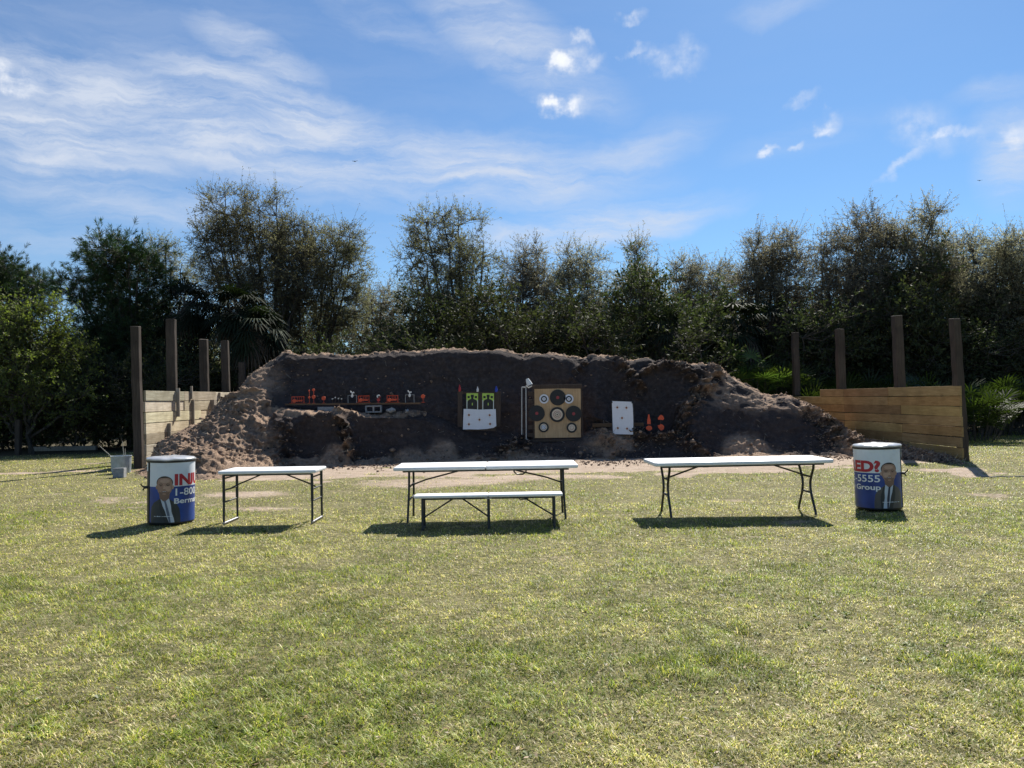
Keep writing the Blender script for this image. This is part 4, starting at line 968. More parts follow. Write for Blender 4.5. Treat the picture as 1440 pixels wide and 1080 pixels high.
def spinner(x, discs, label, m='orange', stick=None, loc=None, sc=s1, cat='spinner', y=-.0):
    r = empty('spinner_target', loc or on_plank(x), 0, label, cat, 'small spinner targets'); top_ = max(d[1]+d[2] for d in discs)*sc
    MB().tube([(0, .01, 0), (0, .01, top_)], .007, 6).lathe([(.05, 0), (.05, .012)], 12).build('stem', M[stick or m], r)
    for dx, dz, rr_, mm in discs: MB().lathe([(rr_*sc, -.007), (rr_*sc, .007)], 20, (dx*sc, -.006, dz*sc), axis='Y').build('disc', M[mm], r, bevel=.002)
    return r
spinner(441.2, [(0, 9, 2.6, 'orange'), (0, 19, 1.9, 'orange')], 'tall orange double disc spinner, second from the left on the plank')
spinner(435, [(0, 8.5, 1.6, 'orange'), (0, 18, 1.2, 'orange')], 'slim orange double disc spinner beside the left rack')
spinner(455.2, [(0, 7.2, 2.9, 'orange')], 'single orange disc target right of the tall double spinner')
spinner(595, [(0, 8.5, 2.9, 'orange')], 'single orange disc target at the right end of the plank')
spinner(532.3, [(0, 4.2, 2.3, 'red'), (0, 9.2, 2.4, 'whitepaint'), (.9, 8.2, 1.8, 'red')], 'red and white spinner between the two right racks', 'red')
for x, dz, lb in ((467.5, 6.0, 'tiny grey disc target, first of four left of the first bird'), (471.5, 7.8, 'tiny grey disc target, second of four left of the first bird'), (476, 6.5, 'tiny grey disc target, third of four left of the first bird'), (480.5, 6.0, 'tiny grey disc target, nearest the first bird')):
    spinner(x, [(0, dz, 1.1, 'hinge')], lb, 'rust')
def bird(x, label):
    r = empty('bird_target', on_plank(x), 0, label, 'bird target', 'white bird targets'); s = s1
    MB().tube([(-6.0*s, 0, 0), (-6.0*s, 0, 11*s), (6.0*s, 0, 11*s), (6.0*s, 0, -.6*s)], .008, 6).build('wire_stand', M['pipe'], r)
    poly = [(-2.9, 17.3), (-2.2, 14.6), (-.8, 14.2), (-.3, 12.6), (-1.6, 11), (-1.7, 9), (0, 7.6), (1.5, 9), (1.5, 11), (.4, 12.6), (1.0, 13.8), (2.6, 13.6), (2.9, 15.2), (1.9, 16), (1.0, 15.2), (0, 15.4), (-1.2, 16.2), (-1.8, 17.6)]
    MB().prism([(a_*s, b_*s) for a_, b_ in poly], -.02, -.005).build('bird_plate', M['whitepaint'], r); return r
bird(495.5, 'white bird shaped target on a wire stand, left one on the plank'); bird(576.3, 'white bird shaped target on a wire stand, right one on the plank')
# blocks below the plank
def cblock(x0, y0, x1, y1, label, hollow=False, D=21.05):
    A = at(x0, y1, D); B_ = at(x1, y0, D); w_ = B_.x-A.x; h_ = B_.z-A.z; r = empty('cinder_block', A+Vector((w_/2, .1, 0)), R(2), label, 'block', 'concrete blocks on the berm ledge')
    b = MB()
    if hollow:
        t = .035
        for c_, d_ in (((0, 0, t/2), (w_, .2, t)), ((0, 0, h_-t/2), (w_, .2, t)), ((-w_/2+t/2, 0, h_/2), (t, .2, h_-2*t)), ((w_/2-t/2, 0, h_/2), (t, .2, h_-2*t)), ((0, 0, h_/2), (t*1.2, .2, h_-2*t))): b.box(c_, d_)
    else: b.box((0, 0, h_/2), (w_, .2, h_), Matrix.Rotation(R(1), 3, 'Y'))
    b.build('block_body', M['concrete'], r, bevel=.006)
cblock(446.5, 572, 470.5, 583, 'solid grey concrete block under the shelf plank, left'); cblock(513.5, 570, 536, 580.5, 'hollow grey concrete block with two square holes under the shelf plank', True)
g = random.Random(4)
for x, y, w_, lb in ((550, 577, 14, 'flat broken grey concrete slab on the ledge right of the hollow block'), (572.5, 578, 6, 'small broken grey stone at the right end of the ledge')):
    p = at(x, y, 21.05); b = MB(); bm = bmesh.new(); bmesh.ops.create_icosphere(bm, subdivisions=2, radius=1)
    vs = [(v.co.x*w_*s1/2*g.uniform(.6, 1.2), v.co.y*.1*g.uniform(.6, 1.2), v.co.z*.07*g.uniform(.3, 1.4)) for v in bm.verts]; fs = [tuple(q.index for q in f.verts) for f in bm.faces]; bm.free()
    b.add(vs, fs); o = b.build('broken_stone', M['concrete'], None); o.location = p; tag(o, lb, 'stone')
# orange shapes on the right
D5 = 21.15
def plate_target(x, y, polys, label):
    r = thing_at('orange_target', x, y, D5, label, 'target', 'orange plate targets'); o0 = r.location
    MB().tube([(0, .02, 0), (0, .02, 22*s1)], .010, 6).lathe([(.06, 0), (.06, .015)], 12).build('stem', M['rust'], r)
    for nm, poly in polys: MB().prism([(a_*s1, b_*s1) for a_, b_ in poly], -.012, .004).build(nm, M['orange'], r)
plate_target(912.8, 606.5, [('bottle_plate', [(-2.4, 10), (2.4, 10), (2.4, 15), (1.4, 19), (.9, 23.5), (-.9, 23.5), (-1.6, 19), (-2.4, 15)]), ('round_plate', [(a_, b_+4.5) for a_, b_ in ell(0, 0, 4.2, 3.4, 16)])], 'orange bottle shaped plate over a round plate')
plate_target(929.6, 606.5, [('half_round_plate', [(-3.9, 16), (-4, 19), (-2, 21.5), (.3, 23.3), (3, 21.5), (4.6, 18), (3.6, 16), (1.8, 15.4), (0, 16.5)]), ('heart_plate', [(-4.4, 8.5), (-1.8, 8.8), (0, 10.3), (2.4, 9), (4.6, 7), (3.8, 3), (.6, .8), (-1.6, 2.4), (-3.8, 5)])], 'orange two part spinning plate right of the bottle shape')
# ================================================================== TREES AND PLANTS
def rdir(g, n):
    v = g.normal(0, 1, (n, 3)); return v/np.linalg.norm(v, axis=1, keepdims=True)
def leaves_np(pos, dirs, L, Wd, g):
    """pointed leaf quads: pos base, dirs axis"""
    n = len(pos); s = np.cross(dirs, rdir(g, n)); s /= np.linalg.norm(s, axis=1, keepdims=True)+1e-9
    L = L[:, None]; Wd = Wd[:, None]; nrm = np.cross(dirs, s)
    V = np.stack([pos, pos+dirs*L*.45+s*Wd*.5+nrm*L*.08, pos+dirs*L, pos+dirs*L*.45-s*Wd*.5+nrm*L*.08], 1)
    return V.reshape(-1, 3), (np.arange(n)[:, None]*4+np.arange(4)[None])
def bez(p0, p1, p2, n): t = np.linspace(0, 1, n)[:, None]; return (1-t)**2*p0+2*t*(1-t)*p1+t*t*p2
def make_tree(kind, label, X, Y, blobs, seed, nclump=230, sprays=9, nl=13, leafm='leaf_oak', ls=.070, fork=.22, trunk_r=.16, lean=0., group='oak trees behind the berm', name='oak_tree', spread=.6, cat='tree', tint=(1, 1, 1), stems=1):
    """blobs: (dx, z, dy, rx, rz, ry) crown masses relative to the base, in metres"""
    g = np.random.default_rng(seed); nclump = int(nclump*(1.25 if name == 'oak_tree' else 1)); B0 = np.array(blobs, float); topz = max(b[1]+b[4] for b in blobs)
    fz = topz*fork; S0 = []; S1 = []; RA = []; RB = []
    LN = []; LR = []                                     # limb nodes
    for s in range(stems):
        base = np.array([g.normal(0, .25) if stems > 1 else 0, 0, -.1]); fk = base+np.array([lean*fz+g.normal(0, .15), g.normal(0, .15), fz])
        mid = (base+fk)/2+g.normal(0, .10, 3)
        pts = bez(base, mid, fk, 7); rr_ = np.linspace(trunk_r*1.25, trunk_r*.8, 7)/(1 if stems == 1 else 1.4)
        S0.append(pts[:-1]); S1.append(pts[1:]); RA.append(rr_[:-1]); RB.append(rr_[1:]); LN.append(pts[3:]); LR.append(rr_[3:])
    for bi, bl in enumerate(B0):
        for q in range(2 if bl[3] > .9 else 1):
            src = LN[g.integers(0, stems)]; a = src[g.integers(1, len(src))]
            c = np.array([bl[0], bl[2], bl[1]]); e = c+np.array([g.uniform(-.6, .6)*bl[3], g.uniform(-.6, .6)*bl[5], g.uniform(.1, .75)*bl[4]])
            m = (a+e)/2+np.array([g.normal(0, .25), g.normal(0, .25), g.uniform(-.2, .5)]); m[:2] = m[:2]*.75+e[:2]*.25
            n = 12; pts = bez(a, m, e, n)+np.concatenate([np.zeros((1, 3)), g.normal(0, .05, (n-1, 3))]); rr_ = np.linspace(trunk_r*.55, .018, n)
            S0.append(pts[:-1]); S1.append(pts[1:]); RA.append(rr_[:-1]); RB.append(rr_[1:]); LN.append(pts[3:]); LR.append(rr_[3:])
    nodes = np.concatenate(LN); nr_ = np.concatenate(LR)
    vol = np.array([b[3]*b[4]*b[5] for b in blobs])**.8; vol /= vol.sum()
    bi = g.choice(len(blobs), nclump, p=vol); d = rdir(g, nclump); rad = g.uniform(0, 1, nclump)**(1/2.4)
    cc_ = B0[bi][:, [0, 2, 1]]; rr3 = B0[bi][:, [3, 5, 4]]; CP = cc_+d*rad[:, None]*rr3
    CP[:, 2] = np.maximum(CP[:, 2], .35)
    for it in range(2):                                  # secondary branches
        pass
    dist = np.linalg.norm(nodes[None]-CP[:, None], axis=2)+np.maximum(0, nodes[None, :, 2]-CP[:, None, 2])*.8
    nn = dist.argmin(1); A_ = nodes[nn]; ln = np.linalg.norm(CP-A_, axis=1)
    m1 = (A_+CP)/2+g.normal(0, .10, CP.shape)*np.minimum(1, ln)[:, None]; m1[:, 2] -= .06*np.minimum(ln, 1.5)
    ra = np.minimum(nr_[nn]*.75, .013+.020*ln)
    S0 += [A_, m1]; S1 += [m1, CP]; RA += [ra, ra*.7]; RB += [ra*.7, np.full(nclump, .007)]
    # sprays
    ns = nclump*sprays; ci = np.repeat(np.arange(nclump), sprays)
    out = (CP-cc_)/(rr3+.01); out /= np.linalg.norm(out, axis=1, keepdims=True)+1e-6
    sd_ = rdir(g, ns)*.95+out[ci]*spread+np.array([0, 0, .20]); sd_ /= np.linalg.norm(sd_, axis=1, keepdims=True)
    SL = g.uniform(.26, .70, ns)*g.choice([1, 1, 1, 1.5], ns)*(1+.2*np.clip(out[ci, 2], 0, 1)); p0 = CP[ci]+g.normal(0, .05, (ns, 3)); pm = p0+sd_*SL[:, None]*.5+g.normal(0, .04, (ns, 3)); p1 = pm+(sd_+np.array([0, 0, .15])+rdir(g, ns)*.25)*SL[:, None]*.5
    S0 += [p0, pm]; S1 += [pm, p1]; RA += [np.full(ns, .0075), np.full(ns, .005)]; RB += [np.full(ns, .005), np.full(ns, .0025)]
    big0 = np.concatenate(S0[:-2]); big1 = np.concatenate(S1[:-2]); V1, Q1 = segs(big0, big1, np.concatenate(RA[:-2]), np.concatenate(RB[:-2]), 7)
    V2, Q2 = segs(np.concatenate(S0[-2:]), np.concatenate(S1[-2:]), np.concatenate(RA[-2:]), np.concatenate(RB[-2:]), 3)
    root = empty(name, (X, Y, 0), 0, label, cat, group)
    tm = np_mesh('trunk', np.concatenate([V1, V2]), np.concatenate([Q1, Q2+len(V1)]))
    link('trunk', tm, M['bark'], root, smooth=True)
    n = ns*nl; si = np.repeat(np.arange(ns), nl); t = 1.04-g.uniform(0, 1, n)**1.35
    pos = np.where(t[:, None] < .5, p0[si]+(pm-p0)[si]*(t*2)[:, None], pm[si]+(p1-pm)[si]*((t-.5)*2)[:, None])+g.normal(0, .022, (n, 3))
    tone = g.uniform(.65, 1.4, (nclump, 1))[ci][si]*g.uniform(.75, 1.3, (n, 1)); warm = g.uniform(0, 1, (nclump, 1))[ci][si]
    colr = tone*(np.array([1, 1, 1])*(1-warm)+np.array([1.07, 1.0, .92])*warm)*np.array(tint)
    if kind == 'pine':
        tips = p1; m = len(tips); kn = 30; ti = np.repeat(np.arange(m), kn); sdn = sd_[ti]*1.0+rdir(g, m*kn)*.75; sdn /= np.linalg.norm(sdn, axis=1, keepdims=True)
        start = tips[ti]-sd_[ti]*g.uniform(0, .28, (m*kn, 1)); V, Q = leaves_np(start, sdn, g.uniform(.14, .26, m*kn), np.full(m*kn, .018), g)
        tn = (g.uniform(.6, 1.5, (nclump, 1))[ci])[ti]*g.uniform(.7, 1.3, (m*kn, 1)); colr = tn*np.ones(3); nq = m*kn
    else:
        dl = sd_[si]*.5+rdir(g, n)*.95; dl /= np.linalg.norm(dl, axis=1, keepdims=True)
        V, Q = leaves_np(pos, dl, g.uniform(.7, 1.25, n)*ls, g.uniform(.38, .55, n)*ls, g); nq = n
    cm = np_mesh('crown', V, Q, None, np.repeat(colr[:, None], 4, 1))
    link('crown', cm, M[leafm], root); return root
def copy_thing(src, X, Y, rz, sc, label, group=None):
    r = src.copy(); COL.objects.link(r); r.location = (X, Y, 0); r.rotation_euler = (0, 0, rz); r.scale = sc; r['label'] = label
    if group: r['group'] = group
    for c in list(src.children):
        d = c.copy(); COL.objects.link(d); d.parent = r
    return r
def tree_px(cx, top, D, masses, label, seed, basex=None, leafy=True, **kw):
    """masses in photo px at distance D: (x, y, half width, half height); real metres come from D"""
    leafm_ = kw.get('name') is None
    D = D*1.13 if D < 39 and leafy else D
    bx = basex if basex is not None else cx; X = at(bx, 560, D).x; s = D/F; bl = []
    for i_, (x, y, hw, hh) in enumerate(masses):
        p = at(x, y+(11 if kw.get('kind_') is None and leafm_ else 0), D); bl.append((p.x-X, p.z, ((i_*37) % 10/10-.5)*1.2, hw*s, hh*s, max(.8, hw*s*.95)))
    return make_tree('oak' if kw.pop('kind', 'oak') == 'oak' else 'pine', label, X, D, bl, seed, **kw)

# ---- the oaks, left to right
OG = 'leaf_oak_grey'
tree_px(235, 312, 36, [(232, 352, 22, 30), (255, 380, 28, 38), (215, 370, 20, 28), (240, 440, 40, 40)], 'thin oak rising between the pine and the tall left oak', 101, nclump=150)
tree_px(350, 252, 30.5, [(330, 300, 46, 42), (375, 300, 44, 44), (350, 350, 70, 44), (300, 335, 30, 36), (405, 335, 40, 44), (350, 410, 75, 46), (400, 390, 60, 40), (290, 372, 26, 26), (425, 330, 34, 34), (430, 372, 40, 34)], 'tallest oak on the left with a broad grey green crown', 102, basex=372, nclump=640, sprays=9, trunk_r=.2, fork=.2)
tree_px(480, 305, 31.5, [(488, 335, 28, 30), (455, 345, 34, 36), (500, 368, 22, 36), (450, 395, 50, 40), (430, 440, 60, 40), (485, 420, 36, 34)], 'oak leaning right out of the tall left oak', 103, basex=385, lean=.9, nclump=400, trunk_r=.15)
tree_px(535, 385, 35, [(530, 420, 30, 30), (560, 432, 26, 28), (520, 455, 34, 30), (555, 470, 34, 24)], 'low oak in the dip left of the middle oak', 104, nclump=170, leafm=OG)
tree_px(628, 275, 30, [(610, 318, 34, 34), (655, 312, 34, 32), (590, 358, 32, 34), (632, 358, 44, 38), (670, 362, 34, 40), (610, 410, 56, 40), (660, 425, 56, 40), (625, 455, 70, 34)], 'rounded open oak standing high behind the berm centre', 105, basex=655, nclump=430, trunk_r=.17)
tree_px(740, 325, 31, [(742, 365, 26, 34), (722, 385, 26, 34), (765, 392, 26, 32), (740, 420, 50, 38), (735, 460, 50, 30)], 'narrow oak just right of the open middle oak', 106, nclump=250, leafm=OG)
tree_px(812, 335, 30.5, [(800, 368, 26, 28), (832, 372, 28, 28), (815, 405, 46, 36), (790, 440, 46, 36), (840, 445, 44, 34)], 'grey oak above the plywood board', 107, nclump=290, leafm=OG)
tree_px(895, 328, 31, [(893, 352, 12, 24), (888, 385, 26, 26), (908, 395, 24, 26), (890, 430, 38, 34), (900, 465, 40, 26)], 'spiky topped oak right of the grey oak', 108, nclump=220, leafm=OG)
tree_px(975, 348, 33, [(960, 385, 30, 28), (1000, 380, 34, 28), (985, 420, 50, 34), (955, 450, 44, 34)], 'pale fine twigged oak with a flat top', 109, nclump=260, leafm=OG, ls=.07)
tree_px(1085, 310, 30.5, [(1068, 350, 24, 30), (1105, 345, 34, 28), (1060, 385, 40, 36), (1110, 390, 48, 40), (1090, 430, 60, 40)], 'broad grey oak left of the tallest right oak', 110, nclump=400, leafm=OG)
tree_px(1205, 280, 29.5, [(1200, 318, 34, 30), (1180, 350, 38, 34), (1235, 330, 34, 32), (1190, 395, 60, 40), (1240, 385, 44, 40), (1200, 430, 60, 34)], 'tallest oak on the right with a domed crown', 111, basex=1165, lean=.2, nclump=470, leafm=OG, trunk_r=.17)
tree_px(1290, 272, 29, [(1292, 296, 20, 18), (1270, 322, 28, 22), (1310, 335, 30, 26), (1290, 365, 44, 30), (1320, 400, 44, 36), (1275, 420, 40, 34)], 'oak with one long limb reaching up to the right', 212, basex=1185, lean=.5, nclump=360, leafm=OG)
tree_px(1352, 318, 31, [(1350, 350, 32, 26), (1335, 385, 36, 34), (1370, 392, 34, 34), (1350, 440, 50, 44)], 'oak behind the end of the tan plank wall', 113, nclump=300, leafm=OG)
tree_px(1412, 315, 28.5, [(1405, 350, 32, 30), (1440, 350, 30, 32), (1415, 395, 46, 40), (1440, 430, 46, 50), (1400, 450, 40, 50)], 'rightmost oak, cut by the edge of the view', 114, nclump=400, leafm=OG)
tree_px(1500, 330, 30, [(1490, 380, 46, 50), (1540, 400, 60, 60)], 'oak beyond the right edge of the lawn', 115, nclump=220, leafm=OG)
# ---- pines and bright shrub trees at the left
tree_px(165, 335, 31, [(170, 362, 34, 24), (150, 382, 36, 22), (195, 385, 30, 30), (125, 410, 34, 18), (180, 425, 46, 28), (150, 455, 40, 26), (190, 480, 46, 34), (105, 415, 18, 12), (160, 520, 60, 34)], 'dark green rounded pine left of the tall posts', 120, kind='pine', leafm='leaf_pine', nclump=420, sprays=7, name='pine_tree', group='pines at the left', fork=.4, basex=185, leafy=False)
tree_px(15, 362, 40, [(10, 385, 34, 18), (40, 402, 28, 16), (-20, 400, 40, 26), (20, 430, 50, 26), (60, 405, 12, 8)], 'far pine with a flat top at the left edge', 121, kind='pine', leafm='leaf_pine', nclump=300, sprays=7, name='pine_tree', group='pines at the left', fork=.5)
tree_px(45, 425, 26.5, [(20, 462, 40, 36), (62, 455, 30, 28), (-10, 480, 50, 50), (40, 510, 60, 44), (85, 505, 30, 34), (20, 560, 70, 34), (95, 560, 40, 30)], 'sunlit yellow green leafy tree at the left edge', 122, leafm='leaf_lime', nclump=330, sprays=8, ls=.10, name='leafy_tree', group='leafy trees at the left', fork=.15, stems=3, trunk_r=.1, leafy=False)
tree_px(-60, 430, 27, [(-60, 470, 60, 50), (-70, 550, 70, 50)], 'leafy tree beyond the left edge of the lawn', 123, leafm='leaf_lime', nclump=160, sprays=8, ls=.10, name='leafy_tree', group='leafy trees at the left', fork=.15, stems=2, trunk_r=.1)

# ---- fan palms
def fan(pos, dr, size, g, nleaf, droop, V, Q, C, tone):
    """one fan frond: leaflets spread round the tip of the stalk"""
    dr = dr/np.linalg.norm(dr); up = np.array([0, 0, 1.]); s = np.cross(dr, up); s /= np.linalg.norm(s)+1e-6; nrm = np.cross(s, dr)
    for i_ in range(nleaf):
        a = R(-118+236*i_/(nleaf-1)); d = dr*math.cos(a)+s*math.sin(a)+nrm*g.uniform(-.10, .10); d /= np.linalg.norm(d); L = size*(.72+.28*math.cos(a*.7))*g.uniform(.85, 1.1)
        side = np.cross(d, nrm); side /= np.linalg.norm(side)+1e-6; w_ = size*.040
        p1 = pos+d*L*.55+nrm*.02*size; p2 = pos+d*L+np.array([0, 0, -droop*L])
        b = len(V); V += [pos+side*w_*.2, pos-side*w_*.2, p1+side*w_, p1-side*w_, p2+side*.004, p2-side*.004]
        Q += [(b, b+1, b+3, b+2), (b+2, b+3, b+5, b+4)]; t = tone*g.uniform(.8, 1.2); C += [(t, t, t)]*6
def palm(X, Y, h_, label, seed, nf=34, size=.95, reach=1.2, tone=1.0):
    g = np.random.default_rng(seed); root = empty('fan_palm', (X, Y, 0), 0, label, 'palm', 'fan palms behind the berm')
    pts = [np.array([.05*math.sin(z*.7), 0, z]) for z in np.linspace(-.1, h_, 12)]
    MB().tube(pts, [.19+.02*math.sin(i_*5) for i_ in range(12)], 12).build('trunk', M['bark'], root, smooth=True)
    V = []; Q = []; C = []; SA = []; SB = []; DV = []; DQ = []; DC = []; top_ = pts[-1]
    for i_ in range(nf+14):
        dead = i_ >= nf; th = g.uniform(0, 6.283); el_ = g.uniform(-.9, -.5) if dead else R(80)-R(125)*((i_+.5)/nf)**.9
        d = np.array([math.cos(th)*math.cos(el_), math.sin(th)*math.cos(el_), math.sin(el_)]); rr_ = reach*g.uniform(.75, 1.1)*(.7 if dead else 1)
        e = top_+d*rr_+np.array([0, 0, -.12*rr_]); SA.append(top_); SB.append(e); d2 = d+np.array([0, 0, -.45])
        fan(e, d2, size*g.uniform(.8, 1.1), g, 20, .35 if not dead else .6, *( (V, Q, C) if not dead else (DV, DQ, DC)), tone*g.uniform(.6, 1.4))
    sv, sq = segs(np.array(SA), np.array(SB), .02, .012, 4)
    link('stalks', np_mesh('stalks', sv, sq), M['leaf_palm'] if False else M['thatch'], root)
    link('crown', np_mesh('crown', V, Q, None, C), M['leaf_palm'], root); link('dead_fronds', np_mesh('dead_fronds', DV, DQ, None, DC), M['thatch'], root)
    return root
def palm_px(x, y, D, label, seed, **kw): p = at(x, y, D); return palm(p.x, D, p.z, label, seed, **kw)
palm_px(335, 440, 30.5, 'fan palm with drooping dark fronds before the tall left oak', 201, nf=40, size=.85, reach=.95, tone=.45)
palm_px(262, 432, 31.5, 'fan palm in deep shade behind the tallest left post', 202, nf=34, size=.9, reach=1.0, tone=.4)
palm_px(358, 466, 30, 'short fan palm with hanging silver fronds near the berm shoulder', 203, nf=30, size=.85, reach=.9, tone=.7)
palm_px(1035, 462, 30.5, 'fan palm above the sunlit palmettos, left of two', 204, nf=28, size=.85, reach=1.0, tone=.6)
palm_px(1085, 458, 31.5, 'fan palm above the sunlit palmettos, right of two', 205, nf=28, size=.85, reach=1.0, tone=.6)
palm_px(935, 470, 29, 'low fan palm above the berm right of the spiky oak', 206, nf=24, size=.8, reach=.9, tone=.9)
def palmetto(X, Y, label, seed, n=46, rad=1.1, h_=1.3, z0=0., size=.55, tone=1.0):
    g = np.random.default_rng(seed); root = empty('palmetto_bush', (X, Y, z0), 0, label, 'palmetto', 'palmetto bushes'); V = []; Q = []; C = []; SA = []; SB = []
    for i_ in range(n):
        r = rad*g.uniform(0, 1)**.6; th = g.uniform(0, 6.283); p0 = np.array([r*.6*math.cos(th), r*.6*math.sin(th), 0]); e = np.array([r*math.cos(th), r*math.sin(th), h_*g.uniform(.35, 1.0)*(1-.3*r/rad)])
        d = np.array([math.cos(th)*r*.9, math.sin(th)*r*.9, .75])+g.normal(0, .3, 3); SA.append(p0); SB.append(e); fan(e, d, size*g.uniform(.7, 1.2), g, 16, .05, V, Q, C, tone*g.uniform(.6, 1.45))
    sv, sq = segs(np.array(SA), np.array(SB), .010, .007, 3); link('stems', np_mesh('stems', sv, sq), M['bark'], root); link('fronds', np_mesh('fronds', V, Q, None, C), M['leaf_palmetto'], root); return root
pm = [(1030, 28.6, 2.75, 'leftmost sunlit palmetto peeping over the berm shoulder', 1.5), (1062, 28.2, 2.5, 'bright sunlit palmetto directly over the berm shoulder', 1.4), (1098, 28.6, 2.3, 'sunlit palmetto left of the first right post', 1.3)]
P0 = []
for i_, (x, D, h_, lb, rd) in enumerate(pm): P0.append(palmetto(at(x, 560, D).x, D, lb, 300+i_, 60, rd, h_*1.25, size=.60, tone=1.2))  # frond colour raised to paint these as sunlit
more = [(1140, 27.6, 1.15, 'shaded palmetto between the first two right posts'), (1185, 28.6, 1.15, 'shaded palmetto behind the second right post'), (1225, 28.2, 1.2, 'shaded palmetto over the tan wall, left of the third post'), (1268, 27.4, 1.1, 'shaded palmetto over the tan wall, right of the third post'), (1312, 26.4, 1.1, 'shaded palmetto over the near end of the tan wall'),
        (1372, 24.8, 1.05, 'large palmetto on the grass edge right of the tan wall'), (1398, 27.5, 1.05, 'palmetto behind the large one right of the tan wall'), (1425, 30.0, 1.1, 'palmetto at the far right edge of the grass'), (1450, 27.5, 1.0, 'palmetto cut by the right edge of the view')]
PD = None
for i_, (x, D, s_, lb) in enumerate(more):
    if i_ == 0: PD = palmetto(at(x, 560, D).x, D, lb, 340, 64, 1.4, 1.9, size=.60, tone=.45); continue  # same fronds with the shade painted in as a darker colour
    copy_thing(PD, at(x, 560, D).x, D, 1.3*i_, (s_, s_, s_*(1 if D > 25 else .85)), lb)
# ---- understory shrubs
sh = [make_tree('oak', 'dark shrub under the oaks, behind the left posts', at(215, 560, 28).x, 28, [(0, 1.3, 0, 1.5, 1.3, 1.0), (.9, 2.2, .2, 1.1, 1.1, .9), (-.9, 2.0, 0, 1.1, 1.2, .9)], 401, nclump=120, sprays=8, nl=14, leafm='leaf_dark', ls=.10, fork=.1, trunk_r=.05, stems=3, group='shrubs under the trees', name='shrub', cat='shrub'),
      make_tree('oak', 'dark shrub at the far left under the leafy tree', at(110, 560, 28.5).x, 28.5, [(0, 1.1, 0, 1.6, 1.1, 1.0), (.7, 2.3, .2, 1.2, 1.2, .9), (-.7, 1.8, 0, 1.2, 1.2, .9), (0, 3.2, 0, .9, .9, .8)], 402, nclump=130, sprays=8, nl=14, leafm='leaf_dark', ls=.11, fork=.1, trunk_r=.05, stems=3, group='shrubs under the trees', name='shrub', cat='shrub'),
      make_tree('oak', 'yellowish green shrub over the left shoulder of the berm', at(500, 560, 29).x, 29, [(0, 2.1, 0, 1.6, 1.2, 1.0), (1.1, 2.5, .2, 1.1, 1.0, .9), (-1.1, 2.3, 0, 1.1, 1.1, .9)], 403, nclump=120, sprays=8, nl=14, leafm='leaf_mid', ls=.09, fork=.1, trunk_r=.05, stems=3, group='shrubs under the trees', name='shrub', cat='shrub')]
spots = [(60, 30, 0, 1.2, 'dark shrub left of the timber beam'), (160, 30.5, 1, 1.3, 'dark shrub above the timber beam'), (265, 31.5, 1, 1.15, 'dark shrub between the two tallest left posts'), (310, 32, 0, 1.3, 'dark shrub behind the two short left posts'), (365, 32, 1, 1.1, 'dark shrub behind the faint fifth left post'), (415, 31, 0, 1.2, 'dark shrub at the left corner of the berm top'),
         (455, 30.5, 2, .95, 'light shrub over the left part of the berm top'), (545, 31, 2, 1.0, 'light shrub above the second bird target'), (590, 30, 1, 1.3, 'dark shrub left of the middle oak foot'), (640, 29, 0, 1.5, 'dark shrub under the open middle oak'), (690, 29.5, 1, 1.5, 'dark shrub right of the open middle oak'), (745, 29, 0, 1.3, 'dark shrub above the plywood board left'),
         (800, 29.5, 1, 1.5, 'dark shrub above the plywood board right'), (850, 29, 0, 1.5, 'dark shrub above the tall white paper'), (905, 29.8, 1, 1.5, 'dark shrub above the orange plates'), (965, 29, 0, 1.5, 'dark shrub left of the sunlit palmettos'), (1010, 30.5, 1, 1.4, 'dark shrub behind the left fan palm of two'), (1120, 31, 0, 1.5, 'dark shrub behind the first right post'),
         (1180, 32, 1, 1.4, 'dark shrub behind the second right post'), (1240, 31.5, 0, 1.5, 'dark shrub behind the third right post'), (1300, 31, 1, 1.6, 'dark shrub left of the near end of the tan wall'), (1350, 31, 0, 1.5, 'dark shrub behind the end post of the tan wall'), (1400, 33, 1, 1.6, 'dark shrub right of the tan wall'), (1445, 32.5, 0, 1.6, 'dark shrub at the right edge of the view'), (10, 29, 1, 1.2, 'dark shrub at the left edge of the view'), (-50, 30, 0, 1.5, 'dark shrub outside the left edge')]
for i_, (x, D, pi, s_, lb) in enumerate(spots): copy_thing(sh[pi], at(x, 560, D).x, D, 1.1+i_*1.7, (s_, s_, s_*(.84+.1*(i_ % 3))), lb)
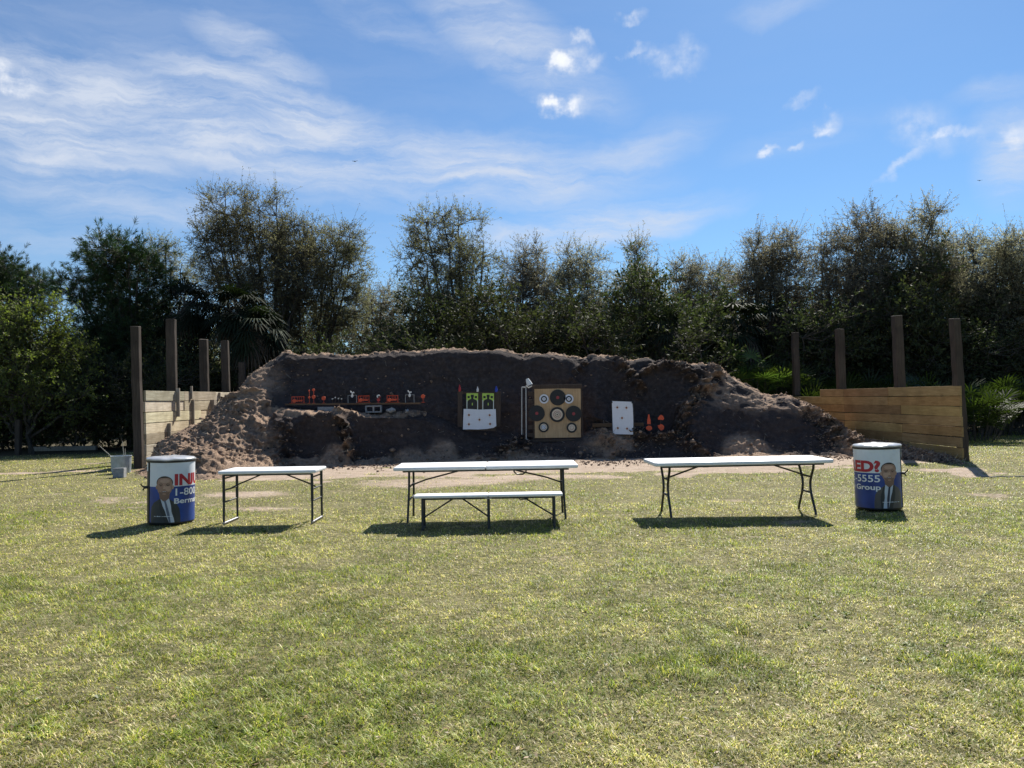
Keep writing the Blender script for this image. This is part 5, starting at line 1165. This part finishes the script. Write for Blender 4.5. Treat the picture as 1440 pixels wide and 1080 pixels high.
# ---- second row of trees further back
g0 = [make_tree('oak', 'oak deep in the wood, behind the pine', at(120, 560, 43).x, 43, [(0, 3.2, 0, 2.6, 1.8, 1.6), (1.5, 4.6, 0, 1.8, 1.3, 1.3), (-1.5, 4.4, .5, 1.8, 1.3, 1.3), (0, 2, 0, 3, 1.5, 1.5)], 501, nclump=240, sprays=7, nl=12, leafm='leaf_dark', ls=.13, group='oaks deeper in the wood'),
      make_tree('oak', 'oak deep in the wood, behind the tall left oak', at(300, 560, 42).x, 42, [(0, 3.6, 0, 2.4, 2.0, 1.6), (1.2, 5.0, 0, 1.8, 1.5, 1.3), (-1.6, 4.0, .5, 1.8, 1.5, 1.3), (0, 2, 0, 3, 1.5, 1.5)], 502, nclump=240, sprays=7, nl=12, leafm='leaf_oak', ls=.12, group='oaks deeper in the wood')]
back = [(40, 44), (210, 42), (400, 42), (470, 44), (560, 46), (620, 42), (690, 43), (760, 41), (830, 44), (900, 42), (960, 45), (1030, 41), (1100, 43), (1160, 41), (1230, 42), (1300, 41), (1370, 42), (1440, 41), (1520, 42), (-60, 43)]
where = ['the left edge', 'the left posts', 'the berm left corner', 'the leaning oak', 'the low oak dip', 'the open middle oak', 'the gap right of the middle oak', 'the plywood board', 'the tall white paper', 'the spiky oak', 'the flat topped oak', 'the left of two fan palms', 'the broad grey oak', 'the second right post', 'the tallest right oak', 'the long limbed oak', 'the end of the tan wall', 'the right edge', 'the area right of the view', 'the area left of the view']
for i_, (x, D) in enumerate(back):
    s_ = 1.0+.12*math.sin(i_*2.3); copy_thing(g0[i_ % 2], at(x, 560, D).x, D, i_*2.1, (s_*1.1, s_*1.1, s_), 'background oak seen through the trees behind '+where[i_])
# ---- far wood closing the view
g = np.random.default_rng(77); n = 150000; X = g.uniform(-62, 62, n); Y = g.uniform(46, 58, n); hh = 3.4+2.4*fbm(X*.16, Y*.12, 5, 4)
Z = hh*g.uniform(0, 1, n)**.75; dl = rdir(g, n); V, Q = leaves_np(np.stack([X, Y, Z], -1), dl, g.uniform(.22, .40, n), g.uniform(.12, .2, n), g)
cl_ = fbm(X*.8, Z*.8+Y*.3, 8, 3)[:, None]*1.2*np.ones((n, 3))
o = link('far_wood', np_mesh('far_wood', V, Q, None, np.repeat(cl_[:, None], 4, 1)), M['leaf_dark']); tag(o, 'dense dark wood closing the view far behind the trees', 'wood', kind='stuff')
# birds
for x, y, lb in ((1378, 254, 'tiny dark bird in the sky over the right oaks'), (499, 227, 'tiny dark bird in the sky over the left oak')):
    p = at(x, y, 70); o = empty('bird', p, 0, lb, 'bird', 'birds in the sky')
    MB().tube([(-.10, -.12, 0), (0, 0, .01), (.04, .14, 0)], [.02, .045, .012], 7).build('bird_body', M['drum_black'], o, smooth=True)
    b = MB(); b.add([(0, -.05, 0), (.24, -.03, .07), (.26, .02, .06), (0, .06, 0)], [(0, 1, 2, 3)]); b.add([(0, -.05, 0), (-.24, -.03, .05), (-.26, .02, .04), (0, .06, 0)], [(3, 2, 1, 0)]); b.build('wings', M['drum_black'], o)
